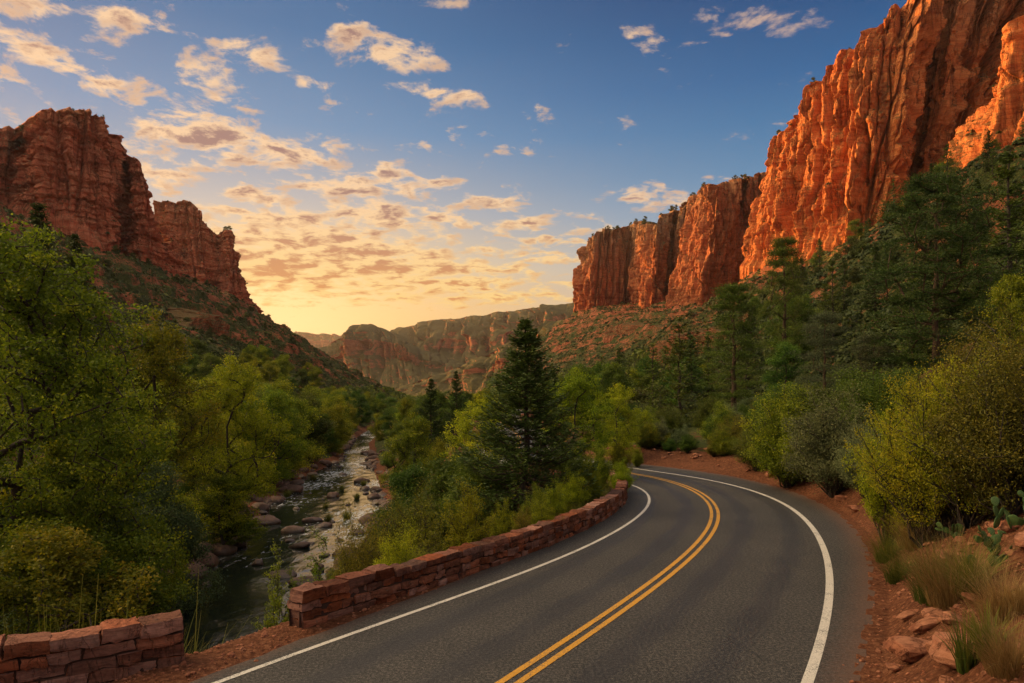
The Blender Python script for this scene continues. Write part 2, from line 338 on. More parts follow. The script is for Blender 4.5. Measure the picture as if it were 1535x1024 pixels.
def asphalt_mat():
    m, T, p, out = new_mat('asphalt'); P = pos(T)
    a = att(T, 'across')
    n1 = T.noise(P, .35, 5, .6); n2 = T.noise(P, 55, 4, .7); n3 = T.noise(P, 9, 5, .65)
    vo = T.new('ShaderNodeTexVoronoi'); T.put(vo.inputs['Vector'], P); vo.inputs['Scale'].default_value = 42
    n2b = T.noise(P, 17, 5, .75); c = T.ramp(T.m('ADD', T.m('MULTIPLY', n2, .5), T.m('MULTIPLY', n2b, .5)), [(.41, (.009, .009, .009, 1)), (.5, (.032, .030, .030, 1)), (.575, (.13, .118, .108, 1))])
    c = T.mix(.6, c, T.ramp(n1, [(.32, (.72, .70, .70, 1)), (.65, (1.25, 1.2, 1.15, 1))]), 'MULTIPLY')
    c = T.mix(.4, c, T.ramp(n3, [(.3, (.7, .7, .7, 1)), (.65, (1.15, 1.15, 1.15, 1))]), 'MULTIPLY')
    # tyre-polished wheel paths, oil line between, dust on the edges
    w = T.m('ABSOLUTE', T.m('SUBTRACT', T.m('ABSOLUTE', T.m('SUBTRACT', T.m('ABSOLUTE', a), 1.85)), .78))
    tr = T.mr(T.m('ADD', w, T.m('MULTIPLY', T.m('SUBTRACT', n1, .5), .5)), .1, .5, 1, 0, True)
    c = T.mix(T.m('MULTIPLY', tr, .5), c, T.mix(1, c, (.50, .51, .54, 1), 'MULTIPLY'))
    du = T.mr(T.m('ADD', T.m('ABSOLUTE', a), T.m('MULTIPLY', T.m('SUBTRACT', n3, .5), .9)), 3.9, 4.75, 0, .75, True)
    c = T.mix(du, c, (.13, .065, .042, 1))
    ck = T.m('ABSOLUTE', T.m('SUBTRACT', T.noise(P, .55, 6, .6, 1.0), .5))
    c = T.mix(T.mr(ck, 0, .0022, .6, 0), c, (.018, .017, .017, 1))
    ve = T.new('ShaderNodeTexVoronoi', feature='DISTANCE_TO_EDGE'); wn = T.new('ShaderNodeTexNoise'); T.put(wn.inputs['Vector'], P); wn.inputs['Scale'].default_value = 1.6; wn.inputs['Detail'].default_value = 5
    T.put(ve.inputs['Vector'], T.v('ADD', P, T.v('MULTIPLY', wn.outputs['Color'], (.9, .9, 0)))); ve.inputs['Scale'].default_value = .26
    seal = T.m('MULTIPLY', T.mr(ve.outputs['Distance'], .003, .0075, 1, 0, True), T.mr(n1, .46, .52, 0, .38, True))
    c = T.mix(seal, c, (.010, .010, .010, 1))
    T.put(p.inputs['Base Color'], c); T.put(p.inputs['Roughness'], T.m('SUBTRACT', T.mr(tr, 0, 1, .74, .52), T.m('MULTIPLY', seal, .2))); p.inputs['Specular IOR Level'].default_value = .35
    bump(T, p, T.m('ADD', n2, T.m('MULTIPLY', vo.outputs['Distance'], .8)), .012, .8); return m
M['asphalt'] = asphalt_mat()
def paint_mat(name, col):
    m, T, p, out = new_mat(name); P = pos(T)
    n = T.noise(P, 48, 4, .75); n2 = T.noise(P, 1.3, 5, .65)
    c = T.mix(.55, col+(1,), T.ramp(n2, [(.3, (.50, .46, .42, 1)), (.7, (1, 1, 1, 1))]), 'MULTIPLY')
    c = T.mix(T.mr(T.m('ADD', n, T.m('MULTIPLY', T.m('SUBTRACT', n2, .5), .5)), .52, .62, 0, .88), c, (.06, .056, .054, 1))
    T.put(p.inputs['Base Color'], c); p.inputs['Roughness'].default_value = .6; bump(T, p, n, .006); return m
M['white'] = paint_mat('white_road_paint', (.70, .66, .61)); M['yellowpaint'] = paint_mat('yellow_road_paint', (.66, .32, .018))

def water_mat():
    m, T, p, out = new_mat('river_water'); P = pos(T)
    fo = att(T, 'foam')
    w = T.mapv(P, (1, .45, 1))
    n1 = T.noise(w, 1.1, 3, .5, .8); n2 = T.noise(w, 5, 4, .6, .5); n3 = T.noise(T.mapv(P, (1.3, .55, 1)), 1.35, 5, .6, 1.2)
    f = T.mr(T.m('ADD', fo, T.m('MULTIPLY', T.m('SUBTRACT', n3, .5), 2.2)), .80, 1.20, 0, .85, True)
    c = T.mix(f, (.012, .016, .012, 1), (.52, .54, .56, 1))
    T.put(p.inputs['Base Color'], c); T.put(p.inputs['Roughness'], T.mr(f, 0, 1, .08, .5)); p.inputs['IOR'].default_value = 1.33
    p.inputs['Specular IOR Level'].default_value = .8
    bump(T, p, T.m('ADD', T.m('MULTIPLY', n1, T.mr(fo, 0, 1, .6, 1.0)), T.m('MULTIPLY', n2, .10)), .07, .9); return m
M['water'] = water_mat()

# ------------------------------------------------------------------ road plan
Lp = [(306,1024),(556,940),(705,889),(830,844),(908,809),(963,774),(982,754),(978,739),(957,724)]
Yp = [(763,1024),(869,954),(1000,871.5),(1050,825),(1080,795),(1088,770),(1080,750),(1050,732),(1010,718),(950,706)]
Rp = [(1219,1024),(1237,955),(1249.5,891),(1249,852),(1237,816),(1217.5,784),(1185.5,756),(1150,742),(1120,730.5),(1040,714),(944,702)]
def smooth_line(P, n=260, it=30):
    P = np.array(P, float); s = np.r_[0, np.cumsum(np.hypot(*np.diff(P, axis=0).T))]; t = np.linspace(0, s[-1], n)
    Q = np.c_[np.interp(t, s, P[:, 0]), np.interp(t, s, P[:, 1])]
    for _ in range(it): Q[1:-1] = .5*Q[1:-1]+.25*(Q[:-2]+Q[2:])
    return Q
YL = [un(*p) for p in Yp]
d0 = np.array(YL[0])-np.array(YL[1]); d0 /= np.hypot(*d0)
back = [tuple(np.array(YL[0])+d0*k) for k in (80, 60, 40, 20, 10, 5)]
ahead = [(4.6, 46.0), (1.5, 49.5), (0.2, 55), (0.5, 64), (1, 80), (0, 110), (-3, 150), (-2, 220), (4, 300), (8, 450)]
CEN = smooth_line(back+YL+ahead, 900, 140)
def edge_line(P, off):
    Q = [un(*p) for p in P]; return Q
def road_sd(x, y):
    """signed distance to the road centre (+ = uphill side)"""
    x = np.asarray(x, float).ravel(); y = np.asarray(y, float).ravel(); C = CEN
    best = np.full(x.shape, 1e9); sg = np.ones(x.shape)
    A = C[:-1:2]; Bq = C[2::2]; nseg = min(len(A), len(Bq)); A = A[:nseg]; D = Bq[:nseg]-A
    near = (y < 520) & (np.abs(x) < 140)
    idx = np.nonzero(near)[0]; xx, yy = x[idx], y[idx]; b = best[idx]; s = sg[idx]
    for a, d in zip(A, D):
        t = np.clip(((xx-a[0])*d[0]+(yy-a[1])*d[1])/(d@d), 0, 1); ex, ey = xx-a[0]-t*d[0], yy-a[1]-t*d[1]
        r = np.hypot(ex, ey); k = r < b; b[k] = r[k]; s[k] = np.sign(ex[k]*d[1]-ey[k]*d[0])
    best[idx] = b; sg[idx] = s
    return np.where(near, best*np.where(sg == 0, 1, sg), 999)

# terrain rails: (x, z) at each y
YK = np.array([-400, -50, 10, 36, 44, 60, 80, 110, 142, 200, 300, 400, 480, 600, 700, 850, 1000, 1300, 2500, 9000], float)
def rl(*a):
    k = {q[0]: q[1:] for q in a}; ks = sorted(k)
    return np.interp(YK, ks, [k[q][0] for q in ks]), np.interp(YK, ks, [k[q][1] for q in ks])
RAILS = [
 rl((-400, -3000, 230), (9000, -3000, 200)),
 rl((-400, -420, 170), (400, -420, 160), (700, -400, 120), (850, -520, 80), (1300, -900, 40), (9000, -1500, 40)),
 rl((-400, -300, 120), (200, -310, 125), (400, -298, 120), (480, -236, 90), (600, -250, 94), (700, -262, 93), (850, -360, 75), (1000, -600, 50), (1300, -800, 40), (9000, -1200, 40)),
 rl((-400, -62, -4), (100, -68, -3), (300, -85, -2), (480, -92, 0), (600, -102, 3), (700, -106, 4), (850, -122, 8), (1000, -200, 10), (1300, -500, 20), (9000, -900, 35)),
 rl((-400, -32, -5.4), (36, -29, -5.8), (60, -36, -5.4), (80, -41, -5), (142, -45, -4.5), (200, -58, -4), (300, -72, -3), (600, -90, 0), (850, -100, 7), (1000, -160, 9), (1300, -400, 20), (9000, -800, 34)),
 rl((-400, -21, -8), (32, -19.2, -8), (36, -21.0, -8), (43, -22.9, -8), (52, -23.2, -8), (60, -24, -8), (78, -28.0, -8), (91, -32, -8), (102, -33, -8), (125, -35.5, -8), (142, -35.5, -8), (200, -48, -8), (300, -62, -8), (600, -75, -8), (9000, -90, -8)),
 rl((-400, -11, -8), (32, -10.5, -8), (36, -12.2, -8), (43, -12.6, -8), (52, -12.6, -8), (62, -13.0, -8), (78, -14.2, -8), (95, -18.0, -8), (125, -25.5, -8), (142, -29.5, -8), (200, -42, -8), (300, -56, -8), (600, -68, -8), (9000, -80, -8)),
 rl((-400, -9, -6.5), (20, -7.5, -6.0), (36, -8.0, -6.6), (60, -9.5, -6), (90, -13, -5.5), (142, -22, -5), (200, -32, -4.5), (300, -44, -4), (600, -55, 0), (850, -60, 7), (9000, -60, 30)),
 rl((-400, -6, -2), (20, -3, -2.2), (36, 0, -2.8), (60, -5.5, -1.5), (100, -7, -1), (200, -10, -1), (450, -5, 0), (600, -30, 5), (850, -50, 9), (9000, 0, 32)),
 rl((-400, 10, 1.4), (10, 10, 1.6), (30, 16, 2.0), (40, 14, 1.0), (60, 9, .5), (100, 9, .6), (200, 8, 1), (450, 16, 4), (600, -10, 8), (850, -40, 12), (9000, 100, 34)),
 rl((-400, 40, 7), (10, 38, 6.5), (60, 38, 4.6), (100, 40, 4.6), (200, 44, 7), (300, 48, 10), (450, 60, 17), (600, 45, 16), (700, 20, 15), (850, -20, 22), (1000, -40, 28), (1300, 0, 35), (9000, 300, 40)),
 rl((-400, 170, 84), (60, 165, 88), (200, 195, 104), (300, 226, 116), (340, 219, 112), (400, 200, 86), (480, 184, 100), (520, 176, 113), (600, 160, 78), (700, 158, 92), (850, 128, 112), (1000, 92, 136), (1300, 250, 110), (9000, 900, 60)),
 rl((-400, 420, 150), (600, 420, 150), (1000, 420, 170), (1300, 700, 120), (9000, 1500, 70)),
 rl((-400, 3000, 250), (9000, 3000, 230)),
]
def H(x, y):
    shp = np.shape(x); x = np.atleast_1d(np.asarray(x, float)).ravel(); y = np.atleast_1d(np.asarray(y, float)).ravel()
    X = [np.interp(y, YK, r[0]) for r in RAILS]; Z = [np.interp(y, YK, r[1]) for r in RAILS]
    z = np.where(x <= X[0], Z[0], Z[-1])
    for i in range(len(RAILS)-1):
        k = (x > X[i]) & (x <= X[i+1]); t = (x-X[i])/np.maximum(X[i+1]-X[i], .1)
        z = np.where(k, Z[i]*(1-t)+Z[i+1]*t, z)
    tw = np.clip((x-X[5])/np.maximum(X[6]-X[5], 1), 0, 1); inriv = np.where((x > X[5]) & (x < X[6]), np.sin(tw*np.pi), 0)
    z = z - 1.3*inriv
    sl = np.maximum(sst(0, 60, X[3]-x), sst(0, 50, x-X[10]))          # 1 on the hillsides
    q = fbm(x/70, y/70, 3.1, 5, .5)
    z = z + sl*(q*11 + fbm(x/11, y/11, 7.7, 4, .55)*2.2)
    ledge = 9.0; zz = z/ledge + noise(x/120, y/120, 2.)*1.2; fr = zz-np.floor(zz)
    step = (np.floor(zz)+sst(.30, .72, fr) - zz)*ledge
    z = z + step*sl*np.clip(.45+noise(x/55, y/55, 9.)*1.5, 0, .95)
    z = z + (1-sl)*(fbm(x/6, y/6, 1.3, 4)*.35 + fbm(x/30, y/30, 5.3, 3)*.6*sst(100, 300, y))*(1-inriv)*sst(1.5, 5, np.minimum(np.abs(x-X[5]), np.abs(x-X[6])))
    sd = road_sd(x, y)
    # embankment and shoulder
    hb = 1-.68*sst(30, 44, y); base_r = np.where(sd > 0, hb*np.minimum(np.maximum(0, (sd-5.05)*.88), 2.2+(sd-7.6)*.10), 0)
    base_r = base_r + np.where(sd > 5, fbm(x*.9, y*.9, 4.4, 4, .6)*.22*sst(5, 7, sd), 0)
    br = sst(9, 22, sd)
    bl = sst(5.5, 9.5, -sd)
    flat = np.where(sd > 0, base_r, -sst(5.2, 7.5, -sd)*.8 - .02*0)
    z = np.where(np.abs(sd) < 40, np.where(sd > 0, flat*(1-br)+z*br, flat*(1-bl)+z*bl), z)
    z = np.where(np.abs(sd) < 4.6, -.03, z)
    g_ = (np.abs(sd) >= 4.3) & (np.abs(sd) < 6); z = z + np.where(g_, noise(x*2.3, y*2.3, 1.)*.035, 0)
    return z.reshape(shp) if shp else float(z[0])

def ground():
    ang = np.concatenate([np.linspace(-180, -50, 90, endpoint=False), np.linspace(-50, 50, 900, endpoint=False), np.linspace(50, 180, 91)])
    r = np.concatenate([np.geomspace(.6, 8, 24, endpoint=False), np.geomspace(8, 60, 210, endpoint=False), np.geomspace(60, 1100, 400, endpoint=False), np.geomspace(1100, 12000, 40)])
    A, R = np.meshgrid(np.radians(ang), r); x = (R*np.sin(A)).ravel(); y = (R*np.cos(A)).ravel()
    z = H(x, y)
    X = [np.interp(y, YK, q[0]) for q in RAILS]
    sd = np.abs(road_sd(x, y))
    sl = np.maximum(sst(0, 40, X[3]-x), sst(0, 40, x-X[10]))
    rocky = np.clip(sl*.85 + sst(3, 0, np.abs(x-X[5]))*0 , 0, 1)
    green = .45 + .2*sl*0
    tl = np.clip((X[3]-x)/np.maximum(X[3]-X[2], 1), 0, 1.2); trr = np.clip((x-X[10])/np.maximum(X[11]-X[10], 1), 0, 1.2)
    green = np.where(sl > 0, .70-.20*np.maximum(tl, trr), .64)
    green = np.where(sd < 9, .62*sst(6.2, 9, sd)-.3*sst(9, 6, sd), green)
    green = np.where((x > X[5]-2) & (x < X[6]+1.5) & (y < 400), -.3, green)
    n = len(ang); me = mesh('ground', np.c_[x, y, z], [grid(n, len(r))], M['ground'], True,
        {'green': green, 'rock': rocky, 'far': sst(60, 200, np.hypot(x, y))})
    tag(obj('ground', me), 'red earth canyon floor and scrubby hillsides', 'ground', kind='structure')
ground()

# road surface and markings
def offset(C, o):
    T = np.gradient(C, axis=0); T /= np.hypot(T[:, 0], T[:, 1])[:, None]; return C + np.c_[T[:, 1], -T[:, 0]]*o
def strip(name, cols, z, mat, label, cat, offs=None, parent=None):
    n = len(cols[0]); V = np.concatenate([np.c_[c, np.full(n, z)] for c in cols])
    F = np.concatenate([np.c_[np.arange(n-1)+k*n, np.arange(n-1)+(k+1)*n, np.arange(1, n)+(k+1)*n, np.arange(1, n)+k*n] for k in range(len(cols)-1)])
    at_ = {'across': np.repeat(offs, n)} if offs is not None else None
    return tag(obj(name, mesh(name, V, [F], mat, True, at_), parent), label, cat, kind=None if parent else 'structure')
def dense(C, step=.25):
    s = np.r_[0, np.cumsum(np.hypot(*np.diff(C, axis=0).T))]; t = np.arange(0, s[-1], step)
    return np.c_[np.interp(t, s, C[:, 0]), np.interp(t, s, C[:, 1])]
CD = dense(CEN[30:], .3)
wob = lambda C, k: np.array([noise(C[:, 0]*.8, C[:, 1]*.8, k)*.10 + noise(C[:, 0]*3, C[:, 1]*3, k)*.05])[0]
def edge_w(base, k):
    T = np.gradient(CD, axis=0); T /= np.hypot(T[:, 0], T[:, 1])[:, None]; nrm = np.c_[T[:, 1], -T[:, 0]]
    return CD + nrm*(base + wob(CD, k))[:, None]
offs = [-4.35, -3.9, -2.6, -1.85, -1, 0, 1, 1.85, 2.6, 3.9, 4.65]
# the right side of the road widens slightly towards the camera, as traced
strip('road', [edge_w(-4.35, 1.) if i == 0 else edge_w(4.75, 2.) if i == len(offs)-1 else offset(CD, o) for i, o in enumerate(offs)], 0.0, M['asphalt'], 'two lane asphalt road curving left round the bend', 'road', offs)
def ext(P, nb, near_off, far_off):
    """traced edge line continued behind the camera and beyond the bend, parallel to the centre"""
    Q = [un(*p) for p in P]
    i0 = np.argmin(np.hypot(CEN[:, 0]-Q[0][0], CEN[:, 1]-Q[0][1])); i1 = np.argmin(np.hypot(CEN[:, 0]-Q[-1][0], CEN[:, 1]-Q[-1][1]))
    b = offset(CEN, near_off)[20:max(i0-25, 21):12]; a = offset(CEN, far_off)[i1+20::12]
    return dense(smooth_line([tuple(q) for q in b]+Q+[tuple(q) for q in a], 900, 60), .25)
LL = ext(Lp, 0, -3.6, -3.1); RR = ext(Rp, 0, 4.0, 2.9)
strip('edge_line', [offset(LL, -.058), offset(LL, .058)], .008, M['white'], 'white edge line beside the low stone wall', 'road marking')
strip('edge_line', [offset(RR, -.088), offset(RR, .088)], .008, M['white'], 'white edge line on the hillside side of the road', 'road marking')
strip('centre_line', [offset(CD, -.19), offset(CD, -.065)], .008, M['yellowpaint'], 'left stripe of the double yellow centre line', 'road marking')
strip('centre_line', [offset(CD, .065), offset(CD, .19)], .008, M['yellowpaint'], 'right stripe of the double yellow centre line', 'road marking')

# river
def river():
    ys = np.concatenate([np.arange(-60, 20, 2), np.geomspace(20, 600, 420)]); nu = 70
    xl = np.interp(ys, YK, RAILS[5][0])-1.6; xr = np.interp(ys, YK, RAILS[6][0])+1.6
    U, Yv = np.meshgrid(np.linspace(0, 1, nu), ys); X = xl[:, None]*(1-U)+xr[:, None]*U
    rap = sst(44, 56, Yv)*(.55+.8*noise(X/9, Yv/16, 3.)) + .22*sst(28, 44, Yv)
    z = -8 + (noise(X*.7, Yv*.35, 1.)*.07+noise(X*1.9, Yv*.9, 6.)*.025)*np.clip(rap+.15, 0, 1)
    tag(obj('river', mesh('river', np.c_[X.ravel(), Yv.ravel(), z.ravel()], [grid(nu, len(ys))], M['water'], True, {'foam': np.clip(rap, 0, 1).ravel()})),
        'rocky mountain river with white riffles reflecting the sunset', 'river', kind='structure')
river()

# ------------------------------------------------------------------ cliffs
def cliff(name, cols, mat, nu=600, nv=360, seed=0., amp=(9, 4, 1.6), prof=0.0, cap=120, label='', lean=0.0, fs=1.0, topn=5.0, caprise=.22, sink=14, smoothc=3, capdir=None, strat=1.0, hill=0):
    """cols: (px,py,depth) of the foot and (px,py,depth) of the rim for a row of columns, left to right"""
    B = np.array([at(c[0], c[1], c[2]) for c in cols]); Tt = np.array([at(c[3], c[4], c[5]) for c in cols])
    s = np.r_[0, np.cumsum(np.hypot(*(np.diff(B[:, :2], axis=0).T))+.35*np.hypot(*(np.diff(Tt[:, :2], axis=0).T)))]
    t = np.linspace(0, s[-1], nu)
    ip = lambda A: np.stack([np.interp(t, s, A[:, i]) for i in range(3)], -1)
    b, tp = ip(B), ip(Tt)
    k = max(1, nu//90*smoothc)
    ker = np.hanning(k+2)[1:-1]; ker /= ker.sum()
    sm = lambda A: np.stack([np.convolve(np.pad(A[:, i], (k//2, k-1-k//2), 'edge'), ker, 'valid') for i in range(3)], -1)
    b, tp = sm(b), sm(tp)
    tp[:, 2] += (fbm(t/(26*fs), seed, 0, 4)*topn)*np.minimum(1, np.minimum(t-t[0], t[-1]-t)/(20*fs)+.3)
    g = np.gradient(.5*(b+tp), axis=0)[:, :2]
    kk = max(3, nu//12); ker2 = np.ones(kk)/kk
    g = np.stack([np.convolve(np.pad(g[:, i], (kk//2, kk-1-kk//2), 'edge'), ker2, 'valid') for i in range(2)], -1)
    g /= np.hypot(g[:, 0], g[:, 1])[:, None]+1e-9; nrm = np.c_[g[:, 1], -g[:, 0]]
    nc = 26; cd = nrm.mean(0); cd = cd*.9+np.array([b[:, 0].mean()*-1., -b[:, 1].mean()])/np.hypot(b[:, 0].mean(), b[:, 1].mean())*.6
    cd = capdir if capdir is not None else cd/np.hypot(*cd)
    v = np.linspace(0, 1, nv)[:, None]
    P = b[None]*(1-v[..., None])+tp[None]*v[..., None]
    if hill: # long gullied slope with a broken cliff band, rounded at the crest
        vv = v+.10*fbm(np.broadcast_to(t[None], (nv, nu))/(14*fs), v*3, seed, 3)*np.sin(v*np.pi)
        vz = 1-(1-np.clip(vv, 0, 1))**1.55; vz = vz+hill*.11*(sst(.34, .42, vv)-sst(0, 1, vv)); vz = (vz-vz[0:1])/(vz[-1:]-vz[0:1]); P[..., 2] = b[None, :, 2]*(1-vz)+tp[None, :, 2]*vz
    elif prof: # talus foot, vertical band, sloping top
        vz = np.interp(v, [0, prof, prof+.28, 1], [0, prof*.55, .82, 1]); P[..., 2] = b[None, :, 2]*(1-vz)+tp[None, :, 2]*vz
    Z = P[..., 2]; Sx = np.broadcast_to(t[None], Z.shape)
    f = fs
    wv = noise(Sx/(40*f), Z/(60*f), seed+2.)*9*f
    big = noise((Sx+wv)/(34*f), Z/(150*f), seed)*1.5
    big = np.sign(big)*np.abs(big)**.8
    med_ = 1-2.2*np.abs(noise((Sx+wv*.6)/(13*f), Z/(60*f), seed+5.))
    fine = 1-2.0*np.abs(noise((Sx)/(5*f), Z/(26*f), seed+9.))
    crk = -np.exp(-(noise((Sx+wv)/(19*f), Z/(120*f), seed+31.)/.07)**2)*1.3-.8*np.exp(-(noise((Sx+wv*.4)/(8*f), Z/(40*f), seed+35.)/.06)**2)
    zl = Z/(13*f)+noise(Sx/(50*f), Z/(40*f), seed+7.)*.9; fr = zl-np.floor(zl)
    ledge = -fr*1.0+sst(.86, 1, fr)
    zl2 = Z/(4.1*f)+noise(Sx/(18*f), Z/(18*f), seed+8.)*.8; fr2 = zl2-np.floor(zl2); ledge2 = -fr2+sst(.8, 1, fr2)
    fb = fbm(Sx/(9*f), Z/(9*f), seed+3., 5, .58)
    lowamp = .35+.65*sst(0, .25, v)
    def steps(q, n, sharp=.22):
        a = q*n; fl = np.floor(a); return (fl+sst(.5-sharp, .5+sharp, a-fl))/n
    slab = steps(noise((Sx+wv*.8)/(20*f), Z/(95*f), seed+41.)*1.3+.12*noise(Sx/(6*f), Z/(9*f), seed+3.), 3.2, .09)
    slab2 = steps(noise((Sx+wv*.5)/(7.5*f), Z/(30*f), seed+47.)*1.2+.15*noise(Sx/(3*f), Z/(4*f), seed+4.), 2.6, .09)
    alc = noise(Sx/(24*f), Z/(26*f), seed+61.); alc = -sst(.18, .42, alc)          # hollows and fallen slabs
    D = amp[0]*big*lowamp + amp[1]*(1.7*slab+1.0*crk+.12*med_+.9*alc)*lowamp + amp[2]*(slab2*1.8+fine*.25+fb*.8+strat*(ledge*1.1+ledge2*.55))
    if hill: D = D*np.sin(np.clip(v, 0, 1)*np.pi)**.6
    P[..., 0] += nrm[None, :, 0]*D; P[..., 1] += nrm[None, :, 1]*D
    P[..., 2] += fb*amp[2]*.5*(v < .97)
    # foot skirt into the ground, and the plateau behind the rim
    foot = P[0:1].copy(); foot = np.concatenate([foot-np.array([0, 0, sink*(1-i/3)]) for i in range(3)])
    foot[..., 0] += nrm[None, :, 0]*3*f; foot[..., 1] += nrm[None, :, 1]*3*f
    tops = []
    for i in range(1, nc+1):
        w = (i/nc)**1.7*cap; q = P[-1].copy(); q[:, 0] -= cd[0]*w; q[:, 1] -= cd[1]*w
        q[:, 2] += min(w, 55*f)*caprise*(1-.3*(i/nc)) + fbm(q[:, 0]/(16*f), q[:, 1]/(16*f), seed, 4)*2.2*f*min(1, w/8); tops.append(q)
    for i in (0, 1): q = tops[-1].copy(); q[:, 0] -= cd[0]*30; q[:, 1] -= cd[1]*30; q[:, 2] -= 90; tops.append(q)
    A = np.concatenate([foot, P, np.array(tops)])
    o = obj(name, mesh(name, A.reshape(-1, 3), [grid(nu, A.shape[0])], mat, True))
    tag(o, label, 'cliff', kind='structure')
    return A[3+nv+2:3+nv+8], P
RIM = {}; TOPS = {}
# great orange wall on the right
TOPS['R1'], RIM['R1'] = cliff('cliff', [
  (1112,392,540, 1152,262,540), (1122,392,515, 1168,205,512), (1150,388,492, 1190,172,492), (1185,382,470, 1215,130,470), (1215,372,448, 1250,100,450), (1250,352,428, 1290,62,430),
  (1262,402,408, 1330,8,420), (1300,400,404, 1385,-30,412), (1318,390,402, 1400,-35,408),
  (1328,370,440, 1408,-38,440), (1338,345,452, 1422,-42,450), (1362,335,448, 1440,-50,446), (1368,330,430, 1450,-52,428), (1378,330,432, 1460,-55,430), (1384,325,452, 1466,-58,448), (1412,310,448, 1500,-72,442), (1440,300,446, 1560,-80,442), (1480,280,446, 1620,-90,440)],
  M['cliffR'], 1000, 460, 3., (5.0, 7.5, 1.7), strat=.5, label='towering orange sandstone cliff lit by the low sun on the right', topn=4, smoothc=2)
TOPS['R3'], RIM['R3'] = cliff('cliff', [
  (1412,305,372, 1428,235,392), (1422,296,345, 1452,175,372), (1445,288,330, 1470,130,345), (1480,272,318, 1510,60,325), (1520,258,300, 1560,-20,305), (1600,240,280, 1660,-90,285), (1800,200,240, 1900,-260,240), (2300,120,180, 2500,-600,180)],
  M['cliffR'], 520, 360, 8., (5, 6, 1.25), strat=.45, label='orange buttress wall at the right edge beside the towering cliff')
# banded cliffs up the valley
TOPS['R2'], RIM['R2'] = cliff('cliff', [
  (993,484,765, 1034,302,770), (1003,482,745, 1040,294,748), (1018,478,720, 1048,284,722), (1036,470,696, 1058,280,694), (1050,462,674, 1068,278,668), (1058,458,668, 1076,276,662), (1078,450,676, 1090,272,670), (1096,440,678, 1104,269,672),
  (1102,438,700, 1109,268,696), (1112,430,706, 1118,266,700), (1122,424,690, 1128,262,684), (1150,410,694, 1156,252,686), (1200,400,660, 1210,235,650)],
  M['cliffM'], 560, 330, 13., (7, 6.5, 1.6), strat=.6, label='mid valley cliff with pale shaded face and glowing left edge', caprise=.15, smoothc=1)
TOPS['R2b'], RIM['R2b'] = cliff('cliff', [
  (859,470,1080, 867,402,1085), (866,472,1050, 875,384,1050), (876,472,1015, 886,356,1010), (884,470,985, 893,349,980), (900,470,985, 908,345,980), (920,472,990, 925,342,985), (938,474,1000, 944,336,995), (946,478,970, 955,332,968), (956,482,930, 968,338,925), (966,482,895, 978,336,888), (974,480,868, 985,330,860),
  (990,480,872, 998,322,866), (1003,475,900, 1008,316,890), (1012,470,880, 1022,308,870), (1040,470,875, 1050,294,866), (1070,465,880, 1080,280,870)],
  M['cliffM'], 620, 300, 21., (8, 7.5, 1.8), strat=.6, label='farther cliff block with sunlit pillars where the valley bends', caprise=.2, fs=1.25, smoothc=1)
# towers on the left
TOPS['L1'], RIM['L1'] = cliff('cliff', [
  (-300,250,330, -300,150,340), (-120,268,380, -110,178,385), (-10,290,430, -6,192,440), (14,296,442, 30,192,446), (22,300,420, 40,190,420), (40,306,414, 56,170,414), (90,314,420, 92,158,418), (130,332,428, 130,162,424), (160,372,432, 150,178,430),
  (176,400,442, 164,190,440), (186,402,470, 172,208,466), (200,404,462, 184,232,458), (225,410,458, 206,240,450), (252,416,466, 224,262,456), (266,420,482, 244,322,474), (272,424,510, 262,380,500), (268,420,560, 250,340,555)],
  M['cliffL'], 820, 400, 33., (5.5, 3.8, 1.6), label='rounded red rock tower with stepped strata at the far left', strat=1.9, caprise=.05, cap=70)
TOPS['L2'], RIM['L2'] = cliff('cliff', [
  (215,430,700, 228,302,705), (250,436,692, 246,300,695), (285,440,690, 276,298,692), (308,446,692, 300,312,694), (322,450,702, 316,342,704), (330,452,712, 324,352,712), (338,454,700, 334,342,700), (352,458,700, 348,346,700),
  (362,462,706, 356,374,706), (374,466,714, 362,398,714), (384,468,724, 374,432,724), (390,470,760, 383,458,755)],
  M['cliffL'], 560, 300, 41., (6, 4.2, 1.7), label='smaller red rock tower behind with a pointed right shoulder', strat=1.7, caprise=.0, cap=60)
cliff('mountain', [  # unseen ridge added to keep the low sun off the slopes opposite
  (-700,560,1100, -700,300,1200), (-100,560,1120, -100,322,1200), (150,562,1140, 150,335,1200), (230,562,1150, 230,340,1200), (280,564,1160, 280,345,1200), (320,566,1160, 318,356,1200), (345,568,1180, 338,380,1210), (350,570,1300, 342,392,1320)],
  M['cliffF'], 300, 120, 91., (14, 9, 4), prof=.3, cap=160, label='unseen mesa added behind the left rock towers to shade the slopes opposite', fs=3, topn=3, caprise=.02, sink=40, smoothc=1)
# far ridges

cliff('mountain', [
  (560,582,3000, 575,500,3500), (600,582,2800, 600,494,3450), (640,582,2600, 640,481,3350), (680,582,2500, 690,477,3250), (740,584,2300, 745,469,3100), (800,586,2150, 805,462,2950), (880,586,2000, 880,451,2800), (980,586,1850, 980,440,2600)],
  M['cliffF'], 560, 220, 55., (95, 60, 10), label='long hazy forested ridge closing the valley', fs=7, topn=9, caprise=-.15, cap=500, sink=60, smoothc=2, hill=1.0)
cliff('mountain', [
  (462,572,2500, 478,530,2620), (480,574,2380, 496,514,2620), (505,577,2280, 520,500,2640), (535,580,2200, 540,490,2680), (560,581,2150, 555,486,2700), (585,582,2120, 572,491,2720), (610,583,2100, 592,503,2720), (640,584,2080, 620,520,2700), (675,585,2040, 655,536,2600), (720,586,2000, 700,552,2500)],
  M['cliffF'], 460, 200, 57., (60, 42, 9), label='rounded red dome standing left of the long hazy ridge', fs=5, topn=7, caprise=-.2, cap=400, sink=60, smoothc=2, hill=1.4)
